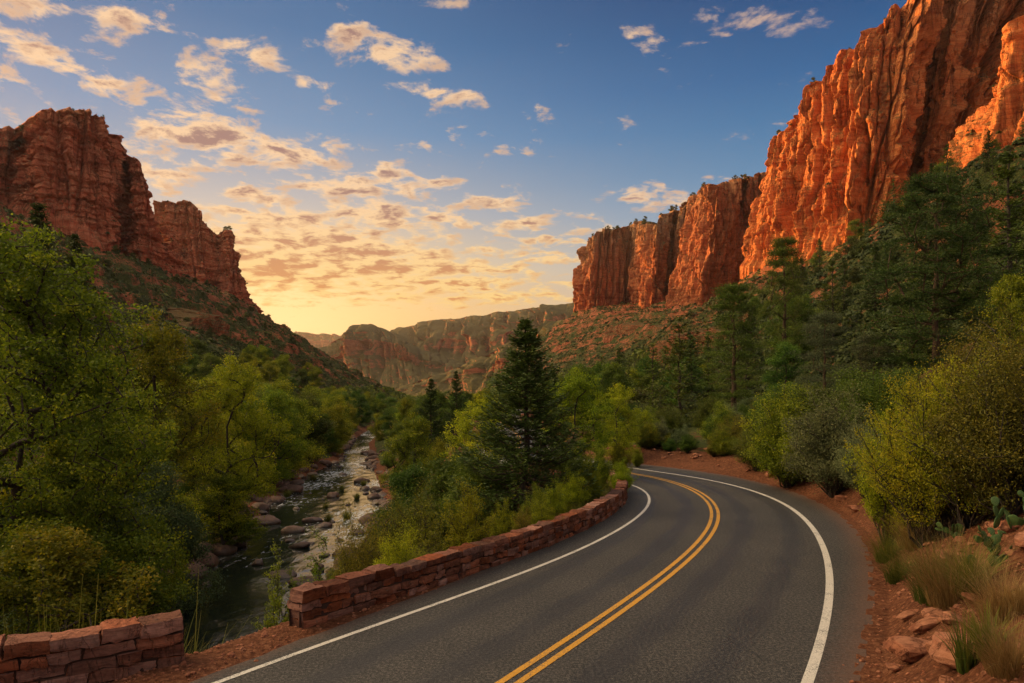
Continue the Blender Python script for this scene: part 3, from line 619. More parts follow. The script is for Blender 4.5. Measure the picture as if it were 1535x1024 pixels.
cliff('mountain', [
  (545,596,1850, 575,588,1900), (600,596,1700, 625,572,1850), (650,594,1550, 675,556,1750), (710,592,1400, 730,532,1620), (770,590,1280, 785,508,1500), (830,588,1160, 840,482,1400), (890,584,1060, 890,462,1290), (980,578,1020, 960,446,1200)],
  M['cliffF'], 460, 180, 65., (34, 20, 5), label='scrubby spur running down to the valley floor', fs=3.4, topn=5, caprise=-.05, cap=300, sink=60, smoothc=2, hill=.9)
cliff('mountain', [
  (380,545,6200, 380,498,6300), (440,548,6100, 440,499,6300), (500,548,6000, 500,502,6200), (540,548,6000, 540,506,6200), (620,548,6000, 620,520,6200)],
  M['cliffF'], 160, 60, 75., (90, 50, 20), prof=.3, cap=900, label='faint flat mesa on the horizon below the sunset', fs=16, topn=12, caprise=.02, sink=120, smoothc=1)


# ------------------------------------------------------------------ plant builders
def tubes(P0, P1, r0, r1, n=5):
    d = P1-P0; L = np.linalg.norm(d, axis=1)+1e-9; d = d/L[:, None]
    a = np.where(np.abs(d[:, 2:3]) < .9, np.array([[0, 0, 1.]]), np.array([[1., 0, 0]]))
    u = np.cross(d, a); u /= np.linalg.norm(u, axis=1)[:, None]; v = np.cross(d, u)
    th = np.arange(n)*2*np.pi/n; c, s_ = np.cos(th), np.sin(th)
    ring = u[:, None]*c[None, :, None]+v[:, None]*s_[None, :, None]
    V = np.concatenate([P0[:, None]+ring*r0[:, None, None], P1[:, None]+ring*r1[:, None, None]], 1).reshape(-1, 3)
    k = np.arange(n); q = np.stack([k, (k+1) % n, (k+1) % n+n, k+n], -1)
    return V, (np.arange(len(P0))[:, None, None]*2*n+q[None]).reshape(-1, 4)
def leaves(C, L, W, rng, D=None, spread=1.0, tint=None, droop=0.0):
    """diamond shaped leaf faces centred on C; D gives each a direction"""
    n = len(C); d = rng.normal(size=(n, 3))*spread
    if D is not None: d = d+D
    d[:, 2] -= droop
    d /= np.linalg.norm(d, axis=1)[:, None]+1e-9
    s_ = np.cross(d, rng.normal(size=(n, 3))); s_ /= np.linalg.norm(s_, axis=1)[:, None]+1e-9
    l = (L*rng.uniform(.7, 1.3, n))[:, None]; w = (W*rng.uniform(.7, 1.3, n))[:, None]
    V = np.stack([C-d*l*.5, C+s_*w*.5-d*l*.05, C+d*l*.5, C-s_*w*.5-d*l*.05], 1).reshape(-1, 3)
    t = np.clip(rng.normal(.42, .16, n) if tint is None else tint, 0, 1)
    return V, np.arange(4*n).reshape(-1, 4), np.repeat(t, 4)
def skeleton(trunk, tips, rng, up=.6, seg=.9):
    N = [np.array(p, float) for p in trunk]; par = [-1]+list(range(len(trunk)-1)); tipid = []
    base = N[0]; order = np.argsort([np.linalg.norm(t-np.array(trunk).mean(0)) for t in tips])
    arr = np.zeros((len(trunk)+len(tips)*6, 3)); arr[:len(N)] = N; cnt = len(N)
    for i in order:
        t = tips[i]; A = arr[:cnt]; dv = t-A; dist = np.linalg.norm(dv, axis=1)
        cost = dist+np.maximum(0, A[:, 2]-t[2]+up*.35*np.hypot(dv[:, 0], dv[:, 1]))*1.6; cost[0] += 3
        j = int(np.argmin(cost)); m = int(min(5, max(1, dist[j]//seg))); p = j
        for k in range(1, m+1):
            f = k/m; q = A[j]*(1-f)+t*f
            if k < m: q = q+rng.normal(size=3)*.05*dist[j]; q[2] += up*.18*dist[j]*math.sin(f*math.pi)*-1
            arr[cnt] = q; par.append(p); p = cnt; cnt += 1
        tipid.append(p)
    return arr[:cnt].copy(), np.array(par), np.array(tipid)
def radii(par, tipid, r0, e=2.3):
    a = np.zeros(len(par)); a[tipid] = r0**e
    for i in range(len(par)-1, 0, -1): a[par[i]] += a[i]
    return np.maximum(a, (r0*.6)**e)**(1/e)
def skin(par, P, R, n=5, flare=1.25, rmax=None):
    i = np.arange(1, len(par)); i = i[par[i] >= 0]
    if rmax: R = np.minimum(R, rmax)
    R0 = np.minimum(R[par[i]], R[i]*1.5)
    return tubes(P[par[i]], P[i], R0, R[i], n)

def build_tree(name, wood, leafV, bark_m, leaf_m, parent_loc=(0, 0, 0), trunk_name='trunk', crown_name='crown'):
    r = empty(name, parent_loc)
    V, F = wood; obj(trunk_name, mesh(trunk_name, V, [F], bark_m, True), r)
    V, F, t = leafV; obj(crown_name, mesh(crown_name, V, [F], leaf_m, False, {'tint': t}), r)
    return r
def broadleaf(name, h, w, rng, leaf='cotton', tips=300, per=90, L=.14, trunk_h=.22, lean=0., lobes=14, sd=.42, low=.12, r0=.012, barkm='bark', up=.8, shape='round', edge=.35):
    """rounded, open crown of separate leafy lobes on a branching trunk; local origin at the base"""
    lob = []
    for k in range(lobes):
        a = rng.uniform(0, 2*np.pi); zz = low+(1-low)*((k+.5)/lobes); 
        env = math.sin(min(1, max(.0, (zz-low)/(1-low)))**.75*math.pi)**.55 if shape == 'round' else (1-.75*((zz-low)/(1-low))**1.3)
        rr = w*.5*env*(.45+.35*rng.random())
        lob.append((np.array([math.cos(a)*rr+lean*zz*h, math.sin(a)*rr, zz*h*.90+.02*h]), w*(.17+.10*rng.random())*(.6+.4*env)))
    T = []
    while len(T) < tips:
        c, r = lob[rng.integers(len(lob))]; d = rng.normal(size=3); d /= np.linalg.norm(d)
        p = c+d*r*rng.uniform(.55, 1.12)*np.array([1, 1, .78])
        if low*h*.5 < p[2] < h*1.03: T.append(p)
    T = np.array(T); nt = 7
    tr = [(lean*h*.5*(k/nt)**1.4+rng.normal()*.012*h*(k > 0), rng.normal()*.012*h*(k > 0), h*.72*k/nt) for k in range(nt+1)]
    P, par, tid = skeleton(tr, T, rng, up, seg=h*.06)
    R = radii(par, tid, r0*h/10*(300/tips)**.4)
    wood = skin(par, P, R, 5)
    # leaves in tufts around the branch ends and along the outer twigs
    tip = P[tid]; par2 = P[par[tid]]
    C = np.repeat(tip, per, 0); Q = np.repeat(par2, per, 0); f = rng.random((len(C), 1))**.7*.9
    C = C*(1-f*.6)+Q*f*.6+rng.normal(size=C.shape)*sd*np.array([1, 1, .72])
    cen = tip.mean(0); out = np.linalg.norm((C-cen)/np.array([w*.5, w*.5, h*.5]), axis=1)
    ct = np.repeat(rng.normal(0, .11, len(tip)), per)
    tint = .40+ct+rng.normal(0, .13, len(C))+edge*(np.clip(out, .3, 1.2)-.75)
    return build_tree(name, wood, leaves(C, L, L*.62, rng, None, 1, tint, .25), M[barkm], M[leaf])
def conifer(name, h, w, rng, leaf='fir', whorls=34, nb=8, sprigs=46, L=.20, low=.10, power=.85, gap=0., barkm='bark', droop=.18, irregular=.15, sub=3, tr=.013):
    """spire-shaped conifer: whorls of branches carrying sprays of needles"""
    P0, P1, A, B, C, D, TT = [], [], [], [], [], [], []
    n = 9; zs = np.linspace(0, h*.985, n+1); xs = rng.normal(0, .006*h, n+1); xs[0] = 0; ys = rng.normal(0, .006*h, n+1); ys[0] = 0
    rad_ = lambda z: tr*h*(1-z/h)**.8+.012
    for k in range(n): P0.append((xs[k], ys[k], zs[k])); P1.append((xs[k+1], ys[k+1], zs[k+1])); A.append(rad_(zs[k])*1.05); B.append(rad_(zs[k+1]))
    for i in range(whorls):
        f = (i+rng.uniform(-.3, .3))/whorls; f = min(max(f, 0), 1); z = h*(low+(1-low)*f*.985)
        prof = (1-f)**power*min(1, .55+f*4)
        for j in range(nb):
            if rng.random() < gap: continue
            a = rng.uniform(0, 2*np.pi); l = w*.5*prof*rng.uniform(1-irregular*2.2, 1+irregular)+.10*h*.06
            bx, by = np.interp(z, zs, xs), np.interp(z, zs, ys)
            p = np.array([bx, by, z]); dr = np.array([math.cos(a), math.sin(a), 0]); m = 4; pts = [p]
            rise = rng.uniform(.05, .35)*(.4+f)-droop*(1-f)
            for k in range(1, m+1):
                g = k/m; pts.append(p+dr*l*g+np.array([0, 0, l*(rise*g+.22*g*g-.16*math.sin(g*math.pi))])+rng.normal(size=3)*.02*l)
            pts = np.array(pts); rb = rad_(z)*.32
            for k in range(m): P0.append(pts[k]); P1.append(pts[k+1]); A.append(rb*(1-k/m)+.006); B.append(rb*(1-(k+1)/m)+.005)
            ns = max(6, int(sprigs*(.25+l/(w*.5)))); g = rng.uniform(.12, 1.0, ns)**.75*m; kk = np.minimum(g.astype(int), m-1); fr = (g-kk)[:, None]
            c = pts[kk]*(1-fr)+pts[kk+1]*fr; side = np.array([-dr[1], dr[0], 0]); sw = rng.normal(0, .17, ns)*l*(1.25-g/m)
            c = c+side[None]*sw[:, None]+np.c_[np.zeros((ns, 2)), rng.normal(0.02, .045, ns)*l+.02]
            C.append(c); D.append(dr[None]*1.0+side[None]*np.sign(sw)[:, None]*.9+np.array([[0, 0, .35]])+np.zeros((ns, 3)))
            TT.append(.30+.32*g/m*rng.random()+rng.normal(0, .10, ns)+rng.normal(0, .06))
    C, D, TT = np.concatenate(C), np.concatenate(D), np.concatenate(TT)
    C = np.repeat(C, sub, 0)+rng.normal(size=(len(C)*sub, 3))*L*.28; D = np.repeat(D, sub, 0); TT = np.repeat(TT, sub)
    wood = tubes(np.array(P0, float), np.array(P1, float), np.array(A), np.array(B), 6)
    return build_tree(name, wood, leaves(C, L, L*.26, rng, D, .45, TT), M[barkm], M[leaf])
def pinetree(name, h, w, rng, leaf='pine', tips=260, per=120, L=.20, low=.30, sd=.38, barkm='redbark', layers=11, flat=.45, shape=1.0, r0=.02):
    """open-crowned pine: nearly level limbs with flat cushions of needles, trunk showing between"""
    T = []
    for k in range(tips):
        f = rng.random()**.9; lay = (math.floor(f*layers)+.5+rng.normal(0, .14))/layers; lay = min(max(lay, 0), 1)
        z = h*(low+(1-low)*lay); env = (math.sin((.18+.82*(1-lay))**shape*math.pi*.62))*(.85 if lay > .1 else .6)
        sect = math.floor(f*layers); rs = np.random.default_rng(int(sect*97+h*10)); ang0 = rs.uniform(0, 6.28); nA = 5
        a = ang0+rng.integers(nA)*6.28/nA+rng.normal(0, .30)
        r = w*.5*env*rng.uniform(.35, 1.05)*rs.uniform(.7, 1.1)
        T.append((math.cos(a)*r, math.sin(a)*r, z+r*.10+rng.normal()*.012*h))
    T = np.array(T); T = np.r_[T, [[0, 0, h*.985], [.1, 0, h*.95], [-.1, .1, h*.93]]]; n = 16
    tr = [(rng.normal()*.004*h*(k > 0), rng.normal()*.004*h*(k > 0), h*.97*k/n) for k in range(n+1)]
    P, par, tid = skeleton(tr, T, rng, .25, seg=h*.05); R = radii(par, tid, r0*h/16*.6)
    # trunk taper
    for k in range(n+1): R[k] = max(R[k]*.2, .021*h*(1-k/n*.93))
    wood = skin(par, P, R, 6)
    tip = P[tid]; C = np.repeat(tip, per, 0); pr = np.repeat(P[par[tid]], per, 0); f = rng.random((len(C), 1))*.6
    C = C*(1-f)+pr*f; o = rng.normal(size=C.shape)*sd*np.array([1, 1, flat]); C = C+o
    D = o/(np.linalg.norm(o, axis=1)[:, None]+1e-6)+np.array([0, 0, .5])
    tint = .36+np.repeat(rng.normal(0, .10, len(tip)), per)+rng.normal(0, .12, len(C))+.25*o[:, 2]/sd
    return build_tree(name, wood, leaves(C, L, L*.22, rng, D, .4, tint), M[barkm], M[leaf])
def bush(name, h, w, rng, leaf='green', stems=26, per=60, L=.07, sd=.13, spray=1.0, barkm='bark', up=1.2, edge=.5, sub=5, bare=.0, foot=.12, stemname='stems', leafname='foliage'):
    """many stems fanning up from the ground with leaves along their outer length"""
    P0, P1, A, B, C, TT = [], [], [], [], [], []
    for k in range(stems):
        a = rng.uniform(0, 6.283); q = rng.random()**.6; tip = np.array([math.cos(a)*w*.5*q, math.sin(a)*w*.5*q, h*(1-.55*q**2)*rng.uniform(.55, 1.15)])
        b = np.array([math.cos(a), math.sin(a), 0])*foot*w*q*.5; m = 6; pts = []
        for j in range(m+1):
            f = j/m; p = b*(1-f)+tip*f; p[:2] *= (.55+.45*f) if f < 1 else 1; p = p+rng.normal(size=3)*.018*h*(0 < j); pts.append(p)
        pts = np.array(pts); r = .010*h*rng.uniform(.6, 1.2)
        for j in range(m): P0.append(pts[j]); P1.append(pts[j+1]); A.append(r*(1-j/m)+.003); B.append(r*(1-(j+1)/m)+.003)
        for s_ in range(sub):
            f = rng.uniform(.3, 1)*m; kk = min(int(f), m-1); fr = f-kk; p = pts[kk]*(1-fr)+pts[kk+1]*fr
            d = rng.normal(size=3); d[2] = abs(d[2])*.8+.35*up; d /= np.linalg.norm(d); e = p+d*h*.20*rng.uniform(.5, 1.1)*spray
            P0.append(p); P1.append(e); A.append(r*.4+.002); B.append(.003)
            g = rng.uniform(bare, 1.05, (per, 1)); C.append(p*(1-g)+e*g+rng.normal(size=(per, 3))*sd)
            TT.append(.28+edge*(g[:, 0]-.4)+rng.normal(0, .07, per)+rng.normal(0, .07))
        g = rng.uniform(.55, 1.03, (per, 1))*m; kk = np.minimum(g.astype(int), m-1)[:, 0]; fr = g-kk[:, None]
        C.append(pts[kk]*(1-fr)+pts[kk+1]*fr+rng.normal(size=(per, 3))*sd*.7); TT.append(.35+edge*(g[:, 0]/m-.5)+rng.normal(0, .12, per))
    C, TT = np.concatenate(C), np.concatenate(TT); k = C[:, 2] > .02; C, TT = C[k], TT[k]
    wood = tubes(np.array(P0), np.array(P1), np.array(A), np.array(B), 4)
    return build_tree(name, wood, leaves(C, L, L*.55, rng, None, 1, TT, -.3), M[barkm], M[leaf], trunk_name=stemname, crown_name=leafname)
def grass_mesh(n, h, w, rng, width=.006, lean=.7, seg=4, base=.15, heads=0.0):
    a = rng.uniform(0, 6.283, n); q = rng.random(n)**.7; hh = h*rng.uniform(.5, 1.1, n); out = q*lean*rng.uniform(.5, 1.2, n)
    b = np.c_[np.cos(a)*q*base*w, np.sin(a)*q*base*w, np.zeros(n)-.03]; az = a+rng.normal(0, .5, n); dr = np.c_[np.cos(az), np.sin(az), np.zeros(n)]
    side = np.c_[-np.sin(az+.6), np.cos(az+.6), np.zeros(n)]; V = []
    for k in range(seg+1):
        f = k/seg; c = b+dr*(out*hh*(f**1.8))[:, None]*1.0; c[:, 2] += hh*f*(1-.28*out*f)
        wd = width*(1-f*.92); V.append(c-side*wd); V.append(c+side*wd)
    V = np.stack(V, 1).reshape(-1, 3); m = 2*(seg+1); k = np.arange(seg)*2; q4 = np.stack([k, k+1, k+3, k+2], -1)
    F = (np.arange(n)[:, None, None]*m+q4[None]).reshape(-1, 4)
    f = np.tile(np.repeat(np.arange(seg+1)/seg, 2), n); t = np.clip(.15+.55*f+np.repeat(rng.normal(0, .15, n), m), 0, 1)
    return V, F, t
def ico(sub):
    import bmesh
    bm = bmesh.new(); bmesh.ops.create_icosphere(bm, subdivisions=sub, radius=1); V = np.array([v.co[:] for v in bm.verts]); F = np.array([[v.index for v in f.verts] for f in bm.faces]); bm.free(); return V, F
ICO = {k: ico(k) for k in (1, 2, 3, 4)}
def rockV(sub, rng, sc=(1, 1, .65), rough=.22, chop=8, f=1.1, cmin=.55, cmax=.95):
    V, F = ICO[sub]; V = V.copy(); s_ = rng.uniform(0, 100)
    for _ in range(chop):
        n = rng.normal(size=3); n /= np.linalg.norm(n); d = rng.uniform(cmin, cmax); e = V@n-d; V = V-np.maximum(e, 0)[:, None]*n*.92
    V = V*(1+rough*fbm(V[:, 0]*f+s_, V[:, 1]*f, V[:, 2]*f, 4, .5))[:, None]
    return V*np.array(sc), F

R = np.random.default_rng(7)
def drop(root, x, y, sc=1, rz=None, sink=.05, zoff=0):
    root.location = (x, y, H(x, y)-sink+zoff); root.rotation_euler = (0, 0, R.uniform(0, 6.28) if rz is None else rz)
    root.scale = (sc,)*3 if not hasattr(sc, '__len__') else sc; return root
def spot(px, d): return ((px-CX)/FPX*d, d)
def fit(px, d, top):
    """ground point and height that put a plant's top on this row of the photo"""
    x, y = spot(px, d); g = H(x, y); return x, y, g, CH+(YH-top)/FPX*d-g
PROTO = {}
def plant(key, maker, h0, px, d, top, label, cat, group=None, wide=1.0, rz=None):
    x, y, g, h = fit(px, d, top); h = max(h, .4)
    if key not in PROTO: r = maker(); PROTO[key] = r
    else: r = copy_tree(PROTO[key])
    s_ = h/h0; drop(r, x, y, (s_*wide, s_*wide, s_), rz); tag(r, label, cat, group); return r

# ---- big individual trees
mk = {
 'cot1': (lambda: broadleaf('cottonwood_tree', 18, 11, np.random.default_rng(1), 'cotton', 950, 62, .15, lean=-.02, lobes=36, sd=.22, low=.27), 18),
 'cot2': (lambda: broadleaf('cottonwood_tree', 14, 7.5, np.random.default_rng(2), 'cotton', 600, 66, .15, lobes=24, sd=.23, low=.12), 14),
 'cot3': (lambda: broadleaf('cottonwood_tree', 14, 8.5, np.random.default_rng(3), 'yellow', 600, 66, .145, lobes=24, sd=.22, low=.08, edge=.3), 14),
 'wil':  (lambda: broadleaf('willow_tree', 8, 6.5, np.random.default_rng(4), 'willow', 320, 110, .12, lobes=16, sd=.26, low=.02), 8),
 'wil2': (lambda: broadleaf('willow_tree', 8, 6, np.random.default_rng(14), 'cotton', 480, 80, .10, lobes=20, sd=.15, low=.02, edge=.55), 8),
 'grn':  (lambda: broadleaf('young_alder_tree', 7, 5, np.random.default_rng(5), 'green', 260, 110, .13, lobes=14, sd=.26, low=.02), 7),
 'fir1': (lambda: conifer('fir_tree', 12, 6.4, np.random.default_rng(6), 'fir', 40, 9, 44, .20, low=.10, droop=.12), 12),
 'fir2': (lambda: conifer('fir_tree', 12, 5.0, np.random.default_rng(8), 'fir', 30, 7, 26, .26, low=.06, irregular=.22), 12),
 'pin1': (lambda: pinetree('ponderosa_pine', 18, 13.5, np.random.default_rng(9), 'fir', 520, 150, .21, low=.16, sd=.36, flat=.30, layers=10, r0=.03), 18),
 'pin2': (lambda: pinetree('ponderosa_pine', 16, 9, np.random.default_rng(10), 'pine', 280, 110, .24, low=.14, sd=.36, flat=.32, layers=12), 16),
 'pin3': (lambda: pinetree('pinyon_pine', 10, 7, np.random.default_rng(11), 'greypine', 200, 120, .17, low=.12, sd=.32, layers=7), 10),
 'pin4': (lambda: conifer('ponderosa_pine', 16, 7.5, np.random.default_rng(12), 'pine', 22, 6, 26, .34, low=.12, irregular=.3, gap=.1, droop=.05), 16),
}
def put(k, *a, **q): return plant(k, mk[k][0], mk[k][1], *a, **q)
LB = 'cottonwoods on the left river bank'; CB = 'trees between the river and the road'; RB = 'pines on the right hillside'
put('cot1', 30, 31, 325, 'tall cottonwood at the left edge with dark leaning trunk and open green crown', 'tree', LB, rz=0.5)
put('cot2', 232, 52, 462, 'upright green cottonwood behind the left edge tree, in front of the red slope', 'tree', LB, rz=1)
put('cot3', 343, 58, 528, 'yellow-green cottonwood leaning over the river rocks, third large tree from the left', 'tree', LB, wide=.95, rz=2)
put('cot3', 345, 75, 600, 'lower yellow-green cottonwood just behind the one over the river rocks', 'tree', LB, rz=4)
put('cot2', 165, 44, 560, 'bushy cottonwood filling the gap below the tall left edge tree', 'tree', LB, wide=1.2, rz=3)
put('cot1', 290, 68, 585, 'broad shaded cottonwood between the upright green and the yellow-green one', 'tree', LB, rz=2.2)
put('cot2', 410, 92, 575, 'dark green cottonwood just upstream of the yellow-green tree', 'tree', LB, rz=5)
put('wil2', 128, 31, 628, 'feathery yellow-tipped willow below the big left cottonwood', 'tree', LB, wide=.9, rz=1)
put('wil', 238, 40, 690, 'blue-green willow leaning over the left bank boulders', 'tree', LB, wide=.95, rz=1.7)
put('fir2', 62, 105, 298, 'dark fir rising above the left cottonwood in front of the rock tower', 'tree', LB)
put('fir2', 112, 115, 345, 'small dark fir right of the taller one on the left slope', 'tree', LB)
put('fir1', 787, 29, 472, 'tall dark fir in the middle standing behind the stone wall', 'tree', CB, rz=.3, wide=1.32)
put('fir2', 684, 62, 553, 'slim dark fir left of the tall central one', 'tree', CB, wide=1.05)
put('fir2', 646, 74, 564, 'farthest slim fir of the central group by the river bend', 'tree', CB, wide=1.1)
put('fir2', 735, 80, 590, 'short fir peeping out left of the tall central fir', 'tree', CB, wide=1.1)
put('cot3', 862, 40, 548, 'bright yellow-green cottonwood right of the tall central fir', 'tree', CB, wide=1.25, rz=1)
put('cot3', 722, 41, 588, 'yellow-green tree left of and behind the tall central fir', 'tree', CB, wide=1.25, rz=3)
put('cot3', 925, 50, 572, 'green cottonwood where the road disappears round the bend', 'tree', CB, wide=1.2, rz=2)
put('cot2', 838, 60, 600, 'shaded cottonwood behind the bright one by the central fir', 'tree', CB, rz=1.2)
put('cot2', 622, 52, 615, 'rounded green tree on the right bank left of the slim firs', 'tree', CB, wide=1.0, rz=.2)
put('cot1', 612, 88, 640, 'spreading green tree at the river edge upstream', 'tree', CB, wide=.9)
put('grn', 622, 43, 690, 'dark green alder by the water in front of the rounded tree', 'tree', CB, wide=1.2, rz=.4)
put('grn', 668, 34, 672, 'leafy green alder below the slim firs', 'tree', CB, wide=1.2, rz=2.4)
put('grn', 722, 30, 690, 'shaded alder at the left foot of the tall central fir', 'tree', CB, wide=1.25, rz=4.4)
put('grn', 640, 28, 745, 'small green alder low on the bank above the yellow shrubs', 'tree', CB, wide=1.25, rz=3.4)
put('grn', 855, 31, 680, 'low alder at the right foot of the tall central fir', 'tree', CB, wide=1.2, rz=1.4)
put('pin1', 1403, 52, 262, 'large open ponderosa pine with bare dark limbs above the roadside brush', 'tree', RB, rz=.4, wide=1.0)
put('pin2', 1100, 70, 425, 'layered dark ponderosa pine in front of the red outcrop', 'tree', RB, rz=1, wide=1.1)
put('pin2', 1176, 112, 356, 'thin tall pine between the layered pine and the cliff foot', 'tree', RB, wide=.85)
put('pin4', 1248, 118, 385, 'narrow pine below the shadowed foot of the orange cliff', 'tree', RB)
put('pin3', 1236, 62, 466, 'grey-green pinyon with visible dark branches left of the large pine', 'tree', RB, rz=.5)
put('pin4', 1512, 62, 216, 'dark pine at the right edge of the view', 'tree', RB, wide=1.1)
put('pin4', 1470, 86, 305, 'pine behind the large ponderosa to its right', 'tree', RB)
put('pin4', 1345, 92, 425, 'pine behind the large ponderosa to its left', 'tree', RB)
put('pin3', 1310, 55, 500, 'rounded pinyon just left of the large ponderosa trunk', 'tree', RB, wide=1.2)
put('cot2', 1530, 30, 395, 'yellow-tipped tree leaning in from the right edge', 'tree', 'broadleaf trees on the right bank', wide=.9, rz=2)
put('grn', 1150, 52, 585, 'green leafy tree between the layered pine and the grey pinyon', 'tree', 'broadleaf trees on the right bank', wide=1.1)

def hit(px, py, d0=6., d1=900.):
    """where the sight line through a photo pixel meets the terrain"""
    d = np.geomspace(d0, d1, 1400); x = (px-CX)/FPX*d; z = CH+(YH-py)/FPX*d; k = np.nonzero(H(x, d) >= z)[0]
    i = k[0] if len(k) else len(d)-1; return x[i], d[i]
def stand(root, px, py, top, h0, label, cat, group=None, wide=1.0, rz=None):
    """foot of a plant at this pixel on the ground, its top on row top"""
    x, y = hit(px, py); g = H(x, y); h = (py-top)/FPX*y; s_ = h/h0; drop(root, x, y, (s_*wide, s_*wide, s_), rz); tag(root, label, cat, group); return root
def proto(key, maker):
    if key not in PROTO: PROTO[key] = maker(); return PROTO[key]
    return copy_tree(PROTO[key])

# ------------------------------------------------------------------ stone walls
def block(L, Dp, Hh, rng, n=5):
    k = np.linspace(-1, 1, n); V = []; F = []; o = 0
    for ax in range(3):
        for sg in (-1, 1):
            a, b = np.meshgrid(k, k); p = np.zeros((n*n, 3)); p[:, ax] = sg; p[:, (ax+1) % 3] = a.ravel(); p[:, (ax+2) % 3] = b.ravel()
            f = grid(n, n); f = f if sg > 0 else f[:, ::-1]; V.append(p); F.append(f+o); o += n*n
    V = np.concatenate(V); F = np.concatenate(F); hv = np.array([L, Dp, Hh])/2
    r = min(hv)*rng.uniform(.10, .26); c = np.clip(V*hv, -(hv-r), hv-r); dd = V*hv-c; ln = np.linalg.norm(dd, axis=1)[:, None]
    V = c+np.where(ln > 1e-6, dd/np.maximum(ln, 1e-6), 0)*np.minimum(ln, r)
    s_ = rng.uniform(0, 99); sh = rng.normal(0, .06, 4)
    V = V+(fbm(V[:, 0]*6+s_, V[:, 1]*6, V[:, 2]*6, 4, .6)*.042)[:, None]*np.sign(V)*np.array([1, 1, .8]) + np.c_[noise(V[:, 0]*14+s_, V[:, 1]*14, V[:, 2]*14)*.007, noise(V[:, 0]*14, V[:, 1]*14+s_, V[:, 2]*14)*.012, noise(V[:, 0]*13, V[:, 1]*13, V[:, 2]*13+s_)*.006]
    V[:, 2] *= 1+sh[0]*V[:, 0]/L*2; V[:, 1] *= 1+sh[1]*V[:, 0]/L*2; V[:, 0] *= 1+sh[2]*V[:, 2]/Hh
    return V, F
def stone_wall(path, label, rng, hgt=(.20, .20, .17, .17), thick=.42, endbig=(), grp=None):
    path = dense(np.array(path), .05); s = np.arange(len(path))*.05; tot = s[-1]
    root = empty('stone_wall', (path[0][0], path[0][1], 0)); tag(root, label, 'wall'); o0 = np.array([path[0][0], path[0][1], 0])
    def frame(a):
        p = np.array([np.interp(a, s, path[:, 0]), np.interp(a, s, path[:, 1])]); q = np.array([np.interp(a+.1, s, path[:, 0]), np.interp(a+.1, s, path[:, 1])])-np.array([np.interp(a-.1, s, path[:, 0]), np.interp(a-.1, s, path[:, 1])])
        q /= np.hypot(*q); return p, q
    def place(V, a, z, jy=0, tilt=0):
        p, t = frame(a); n = np.array([-t[1], t[0]]); ct, st = math.cos(tilt), math.sin(tilt)
        X = V[:, 0]*ct-V[:, 2]*st; Z = V[:, 0]*st+V[:, 2]*ct
        return np.c_[p[0]+t[0]*X+n[0]*(V[:, 1]+jy), p[1]+t[1]*X+n[1]*(V[:, 1]+jy), Z+z]-o0
    AV, AF, o = [], [], 0; z = -.06
    for c, h in enumerate(hgt[:-1]):
        a = -.15*(c % 2)*0+rng.uniform(-.02, .05)
        while a < tot:
            big = a < 2.2; L = rng.uniform(.26, .62)*(1.25 if big else 1); hh = h*rng.uniform(.9, 1.0); two = rng.random() < .12 and not big
            V, F = block(min(L, tot-a+.1)-.012, thick*rng.uniform(.94, 1.04), hh-.008, rng)
            V = place(V, a+L/2, z+h/2+rng.normal(0, .006), rng.normal(0, .018), rng.normal(0, .02)); AV.append(V); AF.append(F+o); o += len(V); a += L
        z += h
    # dark rubble core so no light shows between the stones
    obj('stone_courses', mesh('stone_courses', np.concatenate(AV), [np.concatenate(AF)], M['wall'], True), root)
    i = np.arange(0, len(path), 6); C = path[i]; T = np.gradient(C, axis=0); T /= np.hypot(T[:, 0], T[:, 1])[:, None]; N_ = np.c_[-T[:, 1], T[:, 0]]; w = thick*.5-.05; zt = z-.02; n = len(C)
    V = np.concatenate([np.c_[C+N_*w, np.full(n, -.2)], np.c_[C+N_*w, np.full(n, zt)], np.c_[C-N_*w, np.full(n, zt)], np.c_[C-N_*w, np.full(n, -.2)]])-o0
    k = np.arange(n-1); obj('mortar_core', mesh('mortar_core', V, [np.concatenate([np.c_[k+j*n, k+1+j*n, k+1+(j+1)*n, k+(j+1)*n] for j in range(3)])], M['mortar'], False), root)
    a = 0.0; cnt = 0
    while a < tot:
        L = rng.uniform(.42, .78) if a > 1 else rng.uniform(.5, .68); h = hgt[-1]*(rng.uniform(.92, 1.12) if a > 2.5 else rng.uniform(1.15, 1.45))
        V, F = block(min(L, tot-a+.15)-.014, thick*rng.uniform(1.04, 1.14), h, rng, 6); V = place(V, a+L/2, z+h/2-.004, rng.normal(0, .02), rng.normal(0, .022))
        obj('coping_stone', mesh('coping_stone', V, [F], M['wall'], True), root); a += L; cnt += 1
    return root
m_, T_, p_, o_ = new_mat('mortar'); p_.inputs['Base Color'].default_value = (.05, .025, .018, 1); p_.inputs['Roughness'].default_value = 1; M['mortar'] = m_
WL = offset(LL, -1.22); st0 = np.array(un(447, 940)); i0 = int(np.argmin(np.hypot(*(WL-st0).T)))
main_path = dense(WL[i0:], .25); main_path = main_path[:int(34/.25)]
stone_wall(main_path, 'long low red sandstone wall curving along the river side of the road', np.random.default_rng(21))
stone_wall([(-5.75, 11.9), (-7.0, 11.05), (-8.6, 10.1), (-11.5, 8.6), (-14, 6.8)], 'short left piece of red sandstone wall, cut off by the photo corner', np.random.default_rng(22), hgt=(.21, .2, .2, .18), thick=.46)

